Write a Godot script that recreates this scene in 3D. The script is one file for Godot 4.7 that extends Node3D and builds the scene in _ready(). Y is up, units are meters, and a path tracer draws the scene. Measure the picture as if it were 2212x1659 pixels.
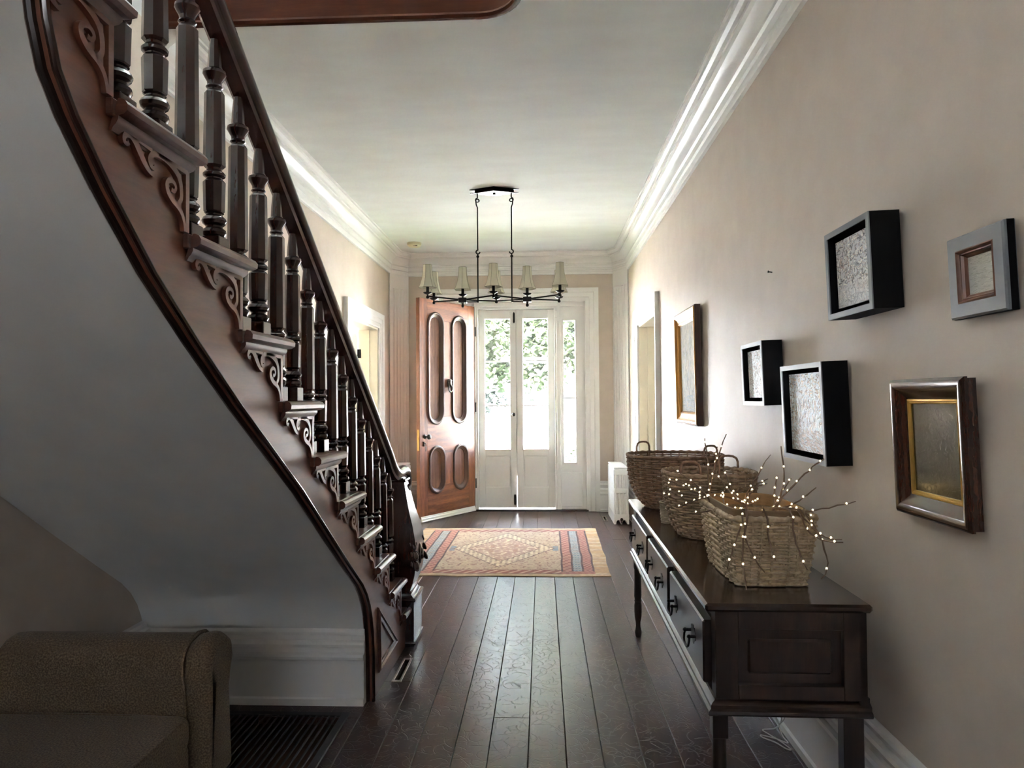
extends Node3D
# An old house's entry hall seen down its length: staircase rising on the left, front door at the far end, sideboard on the right.
# World axes: x to the right, y up, the hall runs along -z. Metres.

const WALL_R := 1.05      # inner face of the right wall
const WALL_L := -1.88     # inner face of the left wall
const FRONT := -8.70      # inner face of the front wall
const BACK := 4.5
const CEIL := 3.22

var M := {}
var used_names := {}
var rng := RandomNumberGenerator.new()


class MB:
	var v := PackedVector3Array()
	var uv := PackedVector2Array()

	func tri(a: Vector3, b: Vector3, c: Vector3) -> void:
		v.append(a); v.append(b); v.append(c)

	func quad(a: Vector3, b: Vector3, c: Vector3, d: Vector3) -> void:
		v.append(a); v.append(b); v.append(c)
		v.append(a); v.append(c); v.append(d)

	func quad_uv(a: Vector3, b: Vector3, c: Vector3, d: Vector3, ua: Vector2, ub: Vector2, uc: Vector2, ud: Vector2) -> void:
		quad(a, b, c, d)
		uv.append_array(PackedVector2Array([ua, ub, uc, ua, uc, ud]))

	func join(o: MB, xf := Transform3D()) -> void:
		for p in o.v:
			v.append(xf * p)

	# the same shape turned left to right, between 0 and w
	func flip_x(w: float) -> MB:
		for i in range(0, v.size(), 3):
			var a := v[i]
			var b := v[i + 1]
			var c := v[i + 2]
			v[i] = Vector3(w - a.x, a.y, a.z)
			v[i + 1] = Vector3(w - c.x, c.y, c.z)
			v[i + 2] = Vector3(w - b.x, b.y, b.z)
		return self

	# box with chamfered edges, c its centre
	func box(c: Vector3, s: Vector3, bev := 0.0, xf := Transform3D()) -> void:
		var h := s * 0.5
		if bev <= 0.0:
			var p := []
			for i in 8:
				p.append(xf * (c + Vector3(h.x if i & 1 else -h.x, h.y if i & 2 else -h.y, h.z if i & 4 else -h.z)))
			quad(p[0], p[4], p[6], p[2]); quad(p[1], p[3], p[7], p[5])
			quad(p[0], p[1], p[5], p[4]); quad(p[2], p[6], p[7], p[3])
			quad(p[0], p[2], p[3], p[1]); quad(p[4], p[5], p[7], p[6])
			return
		var q := []   # q[corner][axis]: the corner's point on the face across that axis
		for i in 8:
			var sg := Vector3(1 if i & 1 else -1, 1 if i & 2 else -1, 1 if i & 4 else -1)
			var row := []
			for ax in 3:
				var e := h - Vector3(bev, bev, bev)
				e[ax] = h[ax]
				row.append(xf * (c + sg * e))
			q.append(row)
		var faces := [[0, [0, 4, 6, 2]], [0, [1, 3, 7, 5]], [1, [0, 1, 5, 4]], [1, [2, 6, 7, 3]], [2, [0, 2, 3, 1]], [2, [4, 5, 7, 6]]]
		for f in faces:
			var k: int = f[0]
			var n: Array = f[1]
			quad(q[n[0]][k], q[n[1]][k], q[n[2]][k], q[n[3]][k])
			for e in 4:
				# the chamfer between this face and the next, made once (by the lower axis)
				var a: int = n[e]
				var b: int = n[(e + 1) % 4]
				var along: int = a ^ b
				var other := 3 - k - (0 if along == 1 else 1 if along == 2 else 2)
				if k < other:
					quad(q[a][k], q[a][other], q[b][other], q[b][k])
		for i in 8:
			var flip: bool = ((i & 1) + ((i >> 1) & 1) + ((i >> 2) & 1)) % 2 == 0
			if flip:
				tri(q[i][0], q[i][2], q[i][1])
			else:
				tri(q[i][0], q[i][1], q[i][2])

	# profile: points (radius, height), turned round the y axis
	func lathe(profile: Array, n: int, xf := Transform3D(), turn := 0.0) -> void:
		for i in profile.size() - 1:
			var a: Vector2 = profile[i]
			var b: Vector2 = profile[i + 1]
			for k in n:
				var t0 := turn + TAU * k / n
				var t1 := turn + TAU * (k + 1) / n
				var d0 := Vector3(cos(t0), 0, -sin(t0))
				var d1 := Vector3(cos(t1), 0, -sin(t1))
				var p0 := xf * (d0 * a.x + Vector3(0, a.y, 0))
				var p1 := xf * (d1 * a.x + Vector3(0, a.y, 0))
				var p2 := xf * (d1 * b.x + Vector3(0, b.y, 0))
				var p3 := xf * (d0 * b.x + Vector3(0, b.y, 0))
				if a.x < 1e-6:
					tri(p0, p2, p3)
				elif b.x < 1e-6:
					tri(p0, p1, p2)
				else:
					quad(p0, p1, p2, p3)

	# polygon in local x, y pushed from z = 0 to z = depth
	func prism(poly: PackedVector2Array, depth: float, xf := Transform3D()) -> void:
		var p := poly
		if Geometry2D.is_polygon_clockwise(p):
			p = poly.duplicate()
			p.reverse()
		var idx := Geometry2D.triangulate_polygon(p)
		if depth < 0.0:
			xf = xf * Transform3D(Basis(), Vector3(0, 0, depth))
			depth = -depth
		for i in range(0, idx.size(), 3):
			var a := p[idx[i]]
			var b := p[idx[i + 1]]
			var c := p[idx[i + 2]]
			if (b - a).cross(c - a) < 0:
				var s := b
				b = c
				c = s
			tri(xf * Vector3(a.x, a.y, depth), xf * Vector3(b.x, b.y, depth), xf * Vector3(c.x, c.y, depth))
			tri(xf * Vector3(a.x, a.y, 0), xf * Vector3(c.x, c.y, 0), xf * Vector3(b.x, b.y, 0))
		for i in p.size():
			var a := p[i]
			var b := p[(i + 1) % p.size()]
			quad(xf * Vector3(a.x, a.y, 0), xf * Vector3(b.x, b.y, 0), xf * Vector3(b.x, b.y, depth), xf * Vector3(a.x, a.y, depth))

	# closed profile (a, b) along a path: a along side, b along up; ref is the up direction, or the side direction if by_side
	func sweep(profile: Array, path: Array, ref: Vector3, by_side := false, closed := false, caps := true) -> void:
		var n := path.size()
		var rings := []
		for i in n:
			var p: Vector3 = path[i]
			var din: Vector3 = (p - path[(i - 1 + n) % n]).normalized() if i > 0 or closed else Vector3.ZERO
			var dout: Vector3 = (path[(i + 1) % n] - p).normalized() if i < n - 1 or closed else Vector3.ZERO
			if din == Vector3.ZERO:
				din = dout
			if dout == Vector3.ZERO:
				dout = din
			var t := (din + dout).normalized()
			var stretch := 1.0 / maxf(0.3, t.dot(dout))
			var side: Vector3
			var up: Vector3
			if by_side:
				up = ref.cross(t).normalized() * stretch
				side = ref
			else:
				side = ref.cross(t).normalized() * stretch
				up = ref
			var ring := []
			for q in profile:
				ring.append(p + side * q.x + up * q.y)
			rings.append(ring)
		var m := profile.size()
		for i in (n if closed else n - 1):
			var r0: Array = rings[i]
			var r1: Array = rings[(i + 1) % n]
			for k in m:
				quad(r0[k], r0[(k + 1) % m], r1[(k + 1) % m], r1[k])
		if caps and not closed:
			var flat := PackedVector2Array()
			for q in profile:
				flat.append(q)
			var idx := Geometry2D.triangulate_polygon(flat)
			for i in range(0, idx.size(), 3):
				tri(rings[0][idx[i]], rings[0][idx[i + 1]], rings[0][idx[i + 2]])
				tri(rings[n - 1][idx[i]], rings[n - 1][idx[i + 2]], rings[n - 1][idx[i + 1]])

	# round bar along a path; radii: one number or one for each point
	func tube(path: Array, radii, n := 6, closed := false) -> void:
		var rings := []
		var cnt := path.size()
		var side := Vector3.ZERO
		for i in cnt:
			var p: Vector3 = path[i]
			var t: Vector3
			if closed:
				t = (path[(i + 1) % cnt] - path[(i - 1 + cnt) % cnt]).normalized()
			else:
				t = (path[mini(i + 1, cnt - 1)] - path[maxi(i - 1, 0)]).normalized()
			if side == Vector3.ZERO:
				side = t.cross(Vector3.UP if absf(t.y) < 0.9 else Vector3.RIGHT).normalized()
			side = (side - t * side.dot(t)).normalized()
			var up := t.cross(side)
			var r: float = radii[i] if radii is Array else radii
			var ring := []
			for k in n:
				var a := TAU * k / n
				ring.append(p + (side * cos(a) + up * sin(a)) * r)
			rings.append(ring)
		for i in (cnt if closed else cnt - 1):
			var r0: Array = rings[i]
			var r1: Array = rings[(i + 1) % cnt]
			for k in n:
				quad(r0[k], r0[(k + 1) % n], r1[(k + 1) % n], r1[k])
		if not closed:
			for k in range(1, n - 1):
				tri(rings[0][0], rings[0][k + 1], rings[0][k])
				tri(rings[cnt - 1][0], rings[cnt - 1][k], rings[cnt - 1][k + 1])

	# flat band of the given widths along a 2D path, pushed depth along local z
	func ribbon(path: Array, widths, depth: float, xf := Transform3D()) -> void:
		var n := path.size()
		var l := []
		var r := []
		for i in n:
			var t: Vector2 = (path[mini(i + 1, n - 1)] - path[maxi(i - 1, 0)]).normalized()
			var s := Vector2(-t.y, t.x)
			var w: float = widths[i] if widths is Array else widths
			l.append(path[i] + s * w * 0.5)
			r.append(path[i] - s * w * 0.5)
		var at := func(p: Vector2, z: float) -> Vector3: return xf * Vector3(p.x, p.y, z)
		for i in n - 1:
			quad(at.call(r[i], depth), at.call(r[i + 1], depth), at.call(l[i + 1], depth), at.call(l[i], depth))
			quad(at.call(r[i], 0), at.call(l[i], 0), at.call(l[i + 1], 0), at.call(r[i + 1], 0))
			quad(at.call(l[i], 0), at.call(l[i], depth), at.call(l[i + 1], depth), at.call(l[i + 1], 0))
			quad(at.call(r[i], 0), at.call(r[i + 1], 0), at.call(r[i + 1], depth), at.call(r[i], depth))
		quad(at.call(r[0], 0), at.call(r[0], depth), at.call(l[0], depth), at.call(l[0], 0))
		quad(at.call(r[n - 1], 0), at.call(l[n - 1], 0), at.call(l[n - 1], depth), at.call(r[n - 1], depth))

	func sphere(c: Vector3, r: Vector3, nu := 10, nv := 6, xf := Transform3D()) -> void:
		for j in nv:
			var a0 := PI * j / nv - PI / 2
			var a1 := PI * (j + 1) / nv - PI / 2
			for i in nu:
				var t0 := TAU * i / nu
				var t1 := TAU * (i + 1) / nu
				var p0 := xf * (c + r * Vector3(cos(a0) * cos(t0), sin(a0), -cos(a0) * sin(t0)))
				var p1 := xf * (c + r * Vector3(cos(a0) * cos(t1), sin(a0), -cos(a0) * sin(t1)))
				var p2 := xf * (c + r * Vector3(cos(a1) * cos(t1), sin(a1), -cos(a1) * sin(t1)))
				var p3 := xf * (c + r * Vector3(cos(a1) * cos(t0), sin(a1), -cos(a1) * sin(t0)))
				if j == 0:
					tri(p0, p2, p3)
				elif j == nv - 1:
					tri(p0, p1, p2)
				else:
					quad(p0, p1, p2, p3)

	# mesh with normals smoothed where faces meet at less than the crease angle
	func mesh(crease := 32.0) -> ArrayMesh:
		var n := v.size() / 3
		var fn := PackedVector3Array()
		fn.resize(n)
		for i in n:
			fn[i] = (v[i * 3 + 1] - v[i * 3]).cross(v[i * 3 + 2] - v[i * 3])
		var around := {}
		var keys := []
		keys.resize(v.size())
		if crease > 0.0:
			for i in v.size():
				var key := Vector3i((v[i] * 20000.0).round())
				keys[i] = key
				if around.has(key):
					around[key].append(i / 3)
				else:
					around[key] = [i / 3]
		var least := cos(deg_to_rad(crease))
		var pos := PackedVector3Array()
		var nor := PackedVector3Array()
		var uvs := PackedVector2Array()
		pos.resize(v.size())
		nor.resize(v.size())
		if uv.size() == v.size():
			uvs.resize(v.size())
		for f in n:
			var a := fn[f]
			var la := a.length()
			for k in 3:
				var i := f * 3 + k
				var s := a
				if crease > 0.0:
					for g in around[keys[i]]:
						if g != f:
							var b: Vector3 = fn[g]
							if a.dot(b) > least * la * b.length():
								s += b
				var o: int = f * 3 + (0 if k == 0 else 3 - k)
				pos[o] = v[i]
				nor[o] = s.normalized() if s.length_squared() > 0.0 else Vector3.UP
				if uvs:
					uvs[o] = uv[i]
		var arr := []
		arr.resize(Mesh.ARRAY_MAX)
		arr[Mesh.ARRAY_VERTEX] = pos
		arr[Mesh.ARRAY_NORMAL] = nor
		if uvs:
			arr[Mesh.ARRAY_TEX_UV] = uvs
		var m := ArrayMesh.new()
		m.add_surface_from_arrays(Mesh.PRIMITIVE_TRIANGLES, arr)
		return m


# ---------- naming and tagging ----------

func numbered(called: String) -> String:
	var n: int = used_names.get(called, -1) + 1
	used_names[called] = n
	return called if n == 0 else "%s_%03d" % [called, n]


func put(mesh: Mesh, called: String, m: Material, parent: Node = null, xf := Transform3D()) -> MeshInstance3D:
	var o := MeshInstance3D.new()
	o.name = called if parent else numbered(called)
	o.mesh = mesh
	o.material_override = m
	o.transform = xf
	o.cast_shadow = GeometryInstance3D.SHADOW_CASTING_SETTING_ON
	(parent if parent else self).add_child(o, true)
	return o


func part(b: MB, called: String, m: Material, parent: Node = null, crease := 32.0, xf := Transform3D()) -> MeshInstance3D:
	return put(b.mesh(crease), called, m, parent, xf)


func thing(called: String, label: String, category: String, at := Vector3.ZERO, group := "") -> Node3D:
	var o := Node3D.new()
	o.name = numbered(called)
	add_child(o)
	o.position = at
	tag(o, label, category, group)
	return o


func tag(o: Node, label: String, category: String, group := "") -> void:
	o.set_meta("label", label)
	o.set_meta("category", category)
	if group:
		o.set_meta("group", group)


func setting(o: Node, label := "") -> Node:
	o.set_meta("kind", "structure")
	if label:
		o.set_meta("label", label)
	return o


func frame(called: String, label := "", at := Vector3.ZERO) -> Node3D:
	var o := Node3D.new()
	o.name = called
	add_child(o)
	o.position = at
	setting(o, label)
	return o


# ---------- materials ----------

func plain(called: String, c: Color, rough := 0.5, spec := 0.5) -> StandardMaterial3D:
	var m := StandardMaterial3D.new()
	m.resource_name = called
	m.albedo_color = c
	m.roughness = rough
	m.metallic_specular = spec
	M[called] = m
	return m


func noise(f: float, seed_: int, octaves := 4, kind := FastNoiseLite.TYPE_SIMPLEX_SMOOTH) -> FastNoiseLite:
	var n := FastNoiseLite.new()
	n.seed = seed_
	n.noise_type = kind
	n.frequency = f
	n.fractal_octaves = octaves
	return n


func noise_texture(f: float, seed_: int, low: Color, high: Color, size := 512, octaves := 4, bump := 0.0, kind := FastNoiseLite.TYPE_SIMPLEX_SMOOTH) -> NoiseTexture2D:
	var t := NoiseTexture2D.new()
	t.width = size
	t.height = size
	t.seamless = true
	t.noise = noise(f, seed_, octaves, kind)
	if bump > 0.0:
		t.as_normal_map = true
		t.bump_strength = bump
	else:
		var g := Gradient.new()
		g.set_color(0, low)
		g.set_color(1, high)
		t.color_ramp = g
	return t


func mapped(m: StandardMaterial3D, scale: Vector3, world := false) -> void:
	m.uv1_triplanar = true
	m.uv1_world_triplanar = world
	m.uv1_scale = scale
	m.uv1_triplanar_sharpness = 4.0


# wood grain: streaks that run up the picture, or across it if lying
func grain(seed_: int, dark: Color, light: Color, lying := false, contrast := 1.0) -> ImageTexture:
	var w := 512
	var a := noise(0.02, seed_, 3).get_seamless_image(w, 24)
	a.resize(w, w, Image.INTERPOLATE_CUBIC)
	var b := noise(0.12, seed_ + 7, 3).get_seamless_image(w, 64)
	b.resize(w, w, Image.INTERPOLATE_CUBIC)
	a.convert(Image.FORMAT_L8)
	b.convert(Image.FORMAT_L8)
	var da := a.get_data()
	var db := b.get_data()
	var table := PackedByteArray()
	for i in 256:
		var k := clampf((i / 255.0 - 0.5) * contrast + 0.5, 0.0, 1.0)
		var c := dark.lerp(light, k)
		table.append(int(c.r * 255)); table.append(int(c.g * 255)); table.append(int(c.b * 255))
	var out := PackedByteArray()
	out.resize(w * w * 3)
	for i in w * w:
		var k := ((da[i] * 5 + db[i] * 3) >> 3) * 3
		out[i * 3] = table[k]
		out[i * 3 + 1] = table[k + 1]
		out[i * 3 + 2] = table[k + 2]
	var im := Image.create_from_data(w, w, false, Image.FORMAT_RGB8, out)
	if lying:
		im.rotate_90(CLOCKWISE)
	return ImageTexture.create_from_image(im)


# pale wear marks, scratch glint put into their colour, drawn over a grain picture
func worn(t: ImageTexture, seed_: int, count: int, c: Color) -> ImageTexture:
	var r := RandomNumberGenerator.new()
	r.seed = seed_
	var im: Image = t.get_image()
	im.resize(1024, 1024)
	var size := 1024
	for i in count:
		var p := Vector2(r.randf() * size, r.randf() * size)
		var d := Vector2.from_angle(r.randf() * TAU)
		var turn := r.randf_range(-0.12, 0.12)
		var much := r.randf_range(0.15, 0.75)
		for s in int(r.randf_range(8.0, 70.0)):
			var x := posmod(int(p.x), size)
			var y := posmod(int(p.y), size)
			im.set_pixel(x, y, im.get_pixel(x, y).lerp(c, much))
			im.set_pixel((x + 1) % size, y, im.get_pixel((x + 1) % size, y).lerp(c, much * 0.7))
			p += d
			d = d.rotated(turn)
	return ImageTexture.create_from_image(im)


func wood(called: String, seed_: int, dark: Color, light: Color, rough: float, scale := Vector3(2, 2, 2), lying := false, contrast := 1.4, coat := 0.0) -> StandardMaterial3D:
	var m := plain(called, Color.WHITE, rough)
	m.albedo_texture = grain(seed_, dark, light, lying, contrast)
	mapped(m, scale)
	if coat > 0.0:
		m.clearcoat_enabled = true
		m.clearcoat = coat
		m.clearcoat_roughness = 0.22
	return m


func scratches(seed_: int, size: int, count: int, longest: float, bend: float, wide := 1, bump := 2.0) -> ImageTexture:
	var r := RandomNumberGenerator.new()
	r.seed = seed_
	var im := Image.create(size, size, false, Image.FORMAT_L8)
	im.fill(Color(0.5, 0.5, 0.5))
	for i in count:
		var p := Vector2(r.randf() * size, r.randf() * size)
		var d := Vector2.from_angle(r.randf() * TAU)
		var len_ := r.randf_range(6.0, longest)
		var turn := r.randf_range(-bend, bend)
		var deep := r.randf_range(0.1, 0.45)
		for s in int(len_):
			var x := posmod(int(p.x), size)
			var y := posmod(int(p.y), size)
			for o in wide:
				im.set_pixel(posmod(x + o, size), posmod(y + (o % 2), size), Color(0.5 - deep, 0.5 - deep, 0.5 - deep))
			p += d
			d = d.rotated(turn)
	im.convert(Image.FORMAT_RGBA8)
	im.bump_map_to_normal_map(bump)
	return ImageTexture.create_from_image(im)


func materials() -> void:
	var m: StandardMaterial3D
	m = plain("wall_paint", Color.WHITE, 0.5, 0.28)
	m.albedo_texture = noise_texture(0.012, 3, Color(0.772, 0.72, 0.66), Color(0.805, 0.755, 0.697), 512, 4)
	m.normal_enabled = true
	m.normal_texture = noise_texture(0.09, 5, Color.BLACK, Color.WHITE, 512, 4, 1.2)
	m.normal_scale = 0.12
	mapped(m, Vector3(0.6, 0.6, 0.6), true)
	m = plain("plaster", Color.WHITE, 0.6)
	m.albedo_texture = noise_texture(0.012, 11, Color(0.83, 0.835, 0.815), Color(0.875, 0.88, 0.86), 512, 3)
	mapped(m, Vector3(0.5, 0.5, 0.5), true)
	m = plain("ceiling_paint", Color.WHITE, 0.7, 0.2)
	m.albedo_texture = noise_texture(0.008, 12, Color(0.885, 0.89, 0.87), Color(0.915, 0.925, 0.905), 512, 3)
	mapped(m, Vector3(0.3, 0.3, 0.9), true)
	plain("trim_paint", Color(0.91, 0.905, 0.885), 0.35)
	plain("cream_paint", Color(0.90, 0.87, 0.80), 0.4)
	plain("radiator_paint", Color(0.93, 0.93, 0.92), 0.28)
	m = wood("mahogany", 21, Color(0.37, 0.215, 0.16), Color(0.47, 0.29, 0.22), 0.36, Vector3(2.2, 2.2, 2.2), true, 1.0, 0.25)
	m.normal_enabled = true
	m.normal_texture = scratches(41, 512, 160, 24, 0.05)
	m.normal_scale = 0.15
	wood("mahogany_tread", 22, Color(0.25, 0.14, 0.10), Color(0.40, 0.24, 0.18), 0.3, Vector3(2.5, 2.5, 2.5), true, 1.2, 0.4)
	wood("mahogany_dark_shaded", 23, Color(0.15, 0.075, 0.06), Color(0.25, 0.135, 0.10), 0.24, Vector3(5, 5, 5), false, 1.2, 0.4)  # same mahogany as the string, darkened: backlit shade put into the colour
	wood("fascia_wood", 24, Color(0.20, 0.09, 0.045), Color(0.29, 0.14, 0.075), 0.6, Vector3(1.2, 1.2, 1.2), true, 1.2)
	M.fascia_wood.metallic_specular = 0.2
	wood("door_wood", 25, Color(0.36, 0.20, 0.12), Color(0.60, 0.37, 0.23), 0.5, Vector3(1.6, 1.6, 1.6), false, 1.5)
	wood("door_rail_wood", 26, Color(0.38, 0.215, 0.125), Color(0.60, 0.375, 0.235), 0.5, Vector3(1.6, 1.6, 1.6), true, 1.5)
	wood("door_panel_wood", 27, Color(0.33, 0.22, 0.165), Color(0.50, 0.36, 0.28), 0.6, Vector3(1.8, 1.8, 1.8), false, 1.3)
	M.door_panel_wood.metallic_specular = 0.3
	wood("door_moulding_wood", 28, Color(0.20, 0.12, 0.09), Color(0.34, 0.21, 0.155), 0.45, Vector3(3, 3, 3), false, 1.0)
	wood("oak_front", 31, Color(0.105, 0.063, 0.046), Color(0.21, 0.132, 0.093), 0.36, Vector3(2.2, 2.2, 2.2), true, 1.4, 0.15)
	m = wood("oak_top", 32, Color(0.105, 0.06, 0.044), Color(0.21, 0.127, 0.09), 0.16, Vector3(2, 2, 2), false, 1.4, 0.5)
	m.normal_enabled = true
	m.normal_texture = scratches(43, 512, 160, 40, 0.03)
	m.normal_scale = 0.25
	wood("oak_dark", 33, Color(0.105, 0.063, 0.046), Color(0.21, 0.132, 0.093), 0.40, Vector3(2.2, 2.2, 2.2), false, 1.4)
	for i in 4:
		var tint := [1.0, 0.9, 1.1, 0.97][i] as float
		m = wood("floor_board_%d" % i, 50 + i, Color(0.155, 0.095, 0.075) * tint, Color(0.26, 0.16, 0.125) * tint, 0.28, Vector3(0.75, 0.75, 0.75), false, 1.3, 0.0)
		m.albedo_texture = worn(m.albedo_texture, 400 + i, 700, Color(0.50, 0.42, 0.36))
		m.uv1_world_triplanar = true
		m.uv1_offset = Vector3(0.37 * i, 0, 0.61 * i)
		m.normal_enabled = true
		if i == 0:
			m.normal_texture = scratches(61, 1024, 1100, 90, 0.05, 3, 5.0)
			M["scratch_map"] = m
		else:
			m.normal_texture = M["scratch_map"].normal_texture
		m.normal_scale = 0.5
		m.metallic_specular = 0.42
	plain("sub_floor", Color(0.30, 0.21, 0.15), 0.8)
	m = plain("bronze", Color(0.075, 0.055, 0.05), 0.42)
	m.metallic = 0.6
	m = plain("iron", Color(0.09, 0.085, 0.085), 0.45)
	m.metallic = 0.7
	m = plain("brass", Color(0.72, 0.58, 0.34), 0.35)
	m.metallic = 0.9
	m = plain("pewter", Color(0.30, 0.28, 0.26), 0.35)
	m.metallic = 0.9
	m = plain("steel", Color(0.6, 0.6, 0.6), 0.3)
	m.metallic = 1.0
	m = plain("vent_metal", Color(0.62, 0.57, 0.53), 0.4)
	m.metallic = 0.5
	m = plain("shade_cloth", Color(0.86, 0.84, 0.75), 0.8)
	m.backlight_enabled = true
	m.backlight = Color(0.35, 0.34, 0.29)
	plain("shade_piping", Color(0.62, 0.60, 0.50), 0.8)
	m = plain("glass", Color(1, 1, 1, 0.04), 0.02)
	m.transparency = BaseMaterial3D.TRANSPARENCY_ALPHA
	plain("plastic_ivory", Color(0.86, 0.82, 0.70), 0.4)
	plain("frame_slate", Color(0.47, 0.485, 0.50), 0.4)
	plain("frame_black", Color(0.02, 0.02, 0.028), 0.6, 0.25)
	m = plain("frame_gold", Color(0.60, 0.44, 0.22), 0.35)
	m.metallic = 0.75
	m = plain("gilt", Color(0.82, 0.66, 0.36), 0.3)
	m.metallic = 0.7
	wood("frame_gold_side", 36, Color(0.16, 0.085, 0.04), Color(0.29, 0.17, 0.08), 0.45, Vector3(6, 6, 6), false, 1.3)
	wood("frame_walnut", 37, Color(0.16, 0.085, 0.06), Color(0.33, 0.19, 0.13), 0.16, Vector3(5, 5, 5), false, 1.4, 0.7)
	wood("frame_copper", 38, Color(0.34, 0.215, 0.155), Color(0.50, 0.35, 0.27), 0.35, Vector3(3, 3, 3), false, 1.2)
	m = plain("basket_splint", Color.WHITE, 0.6)
	m.albedo_texture = noise_texture(0.03, 71, Color(0.52, 0.42, 0.32), Color(0.70, 0.60, 0.48), 256, 4)
	mapped(m, Vector3(5, 5, 5))
	m = plain("basket_splint_brown", Color.WHITE, 0.55)
	m.albedo_texture = noise_texture(0.03, 72, Color(0.42, 0.31, 0.23), Color(0.62, 0.48, 0.37), 256, 4)
	mapped(m, Vector3(5, 5, 5))
	m = plain("basket_splint_pale", Color.WHITE, 0.65)
	m.albedo_texture = noise_texture(0.03, 73, Color(0.58, 0.50, 0.40), Color(0.77, 0.69, 0.57), 256, 4)
	mapped(m, Vector3(5, 5, 5))
	wood("hoop_wood", 74, Color(0.46, 0.36, 0.25), Color(0.60, 0.49, 0.36), 0.5, Vector3(4, 4, 4), true)
	plain("twig_bark", Color(0.46, 0.37, 0.30), 0.75)
	m = plain("led_bulb", Color(1.0, 0.92, 0.7), 0.4)
	m.emission_enabled = true
	m.emission = Color(1.0, 0.92, 0.70)
	m.emission_energy_multiplier = 0.3
	m = plain("sofa_cloth", Color.WHITE, 0.85)
	m.albedo_texture = noise_texture(0.05, 81, Color(0.22, 0.175, 0.125), Color(0.56, 0.49, 0.385), 512, 3)
	m.normal_enabled = true
	m.normal_texture = noise_texture(0.05, 82, Color.BLACK, Color.WHITE, 512, 3, 5.0)
	m.normal_scale = 0.8
	m.rim_enabled = true
	m.rim = 0.25
	mapped(m, Vector3(5, 5, 5))
	plain("grate_metal", Color(0.09, 0.09, 0.095), 0.5)
	plain("cord_white", Color(0.80, 0.79, 0.76), 0.5)
	plain("gravel", Color(0.79, 0.785, 0.775), 0.9)
	m = plain("grass", Color.WHITE, 0.9)
	m.albedo_texture = noise_texture(0.05, 91, Color(0.24, 0.29, 0.14), Color(0.34, 0.40, 0.21), 256, 4)
	mapped(m, Vector3(0.4, 0.4, 0.4), true)
	plain("porch_paint", Color(0.40, 0.39, 0.37), 0.6)
	plain("bark", Color(0.28, 0.23, 0.19), 0.9)
	plain("bracket_blue", Color(0.45, 0.56, 0.60), 0.6)


func _ready() -> void:
	rng.seed = 7
	# ---- camera, sky, sun, exposure ----
	var cam := Camera3D.new()
	cam.name = "camera"
	cam.fov = rad_to_deg(2.0 * atan(829.5 / 1500.0))
	cam.near = 0.05
	cam.far = 400.0
	cam.position = Vector3(0, 1.4, 0)
	cam.rotation_degrees = Vector3(1.24, 2.52, -0.4)
	add_child(cam)
	cam.current = true
	var sky_mat := ProceduralSkyMaterial.new()
	sky_mat.sky_top_color = Color(0.72, 0.83, 1.0)
	sky_mat.sky_horizon_color = Color(0.98, 0.98, 0.98)
	sky_mat.sky_curve = 0.25
	sky_mat.ground_bottom_color = Color(0.62, 0.60, 0.56)
	sky_mat.ground_horizon_color = Color(0.90, 0.90, 0.89)
	sky_mat.sky_energy_multiplier = 1.0
	var sky := Sky.new()
	sky.sky_material = sky_mat
	var env := Environment.new()
	env.background_mode = Environment.BG_SKY
	env.sky = sky
	env.background_energy_multiplier = 8.0
	env.tonemap_mode = Environment.TONE_MAPPER_LINEAR
	env.tonemap_exposure = 10.0
	env.sdfgi_enabled = true
	env.ssao_enabled = true
	env.ssil_enabled = true
	var world := WorldEnvironment.new()
	world.name = "daylight"
	world.environment = env
	add_child(world)
	var sun := DirectionalLight3D.new()
	sun.name = "sun"
	sun.rotation_degrees = Vector3(-58, 35, 0)
	sun.light_energy = 38.0
	sun.light_color = Color(1.0, 0.98, 0.945)
	sun.light_angular_distance = 0.6
	sun.shadow_enabled = true
	add_child(sun)
	materials()
	shell()
	entry()
	side_doors()
	staircase()
	radiators()
	pictures()
	sideboard()
	baskets()
	light_twigs()
	chandelier()
	rug()
	loveseat()
	small_things()
	outdoors()


# ---------- the room ----------

# box by its two corners
func span(b: MB, lo: Vector3, hi: Vector3, bev := 0.0) -> void:
	b.box((lo + hi) * 0.5, hi - lo, bev)


# a rectangle less the holes that fall in it, as smaller rectangles
func less(r: Array, holes: Array) -> Array:
	var out := [r]
	for h in holes:
		var next := []
		for q in out:
			if h[0] >= q[1] or h[1] <= q[0] or h[2] >= q[3] or h[3] <= q[2]:
				next.append(q)
				continue
			for p in [[q[0], q[1], q[2], h[2]], [q[0], q[1], h[3], q[3]], [q[0], h[0], maxf(q[2], h[2]), minf(q[3], h[3])], [h[1], q[1], maxf(q[2], h[2]), minf(q[3], h[3])]]:
				if p[1] - p[0] > 0.004 and p[3] - p[2] > 0.004:
					next.append(p)
		out = next
	return out


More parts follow.
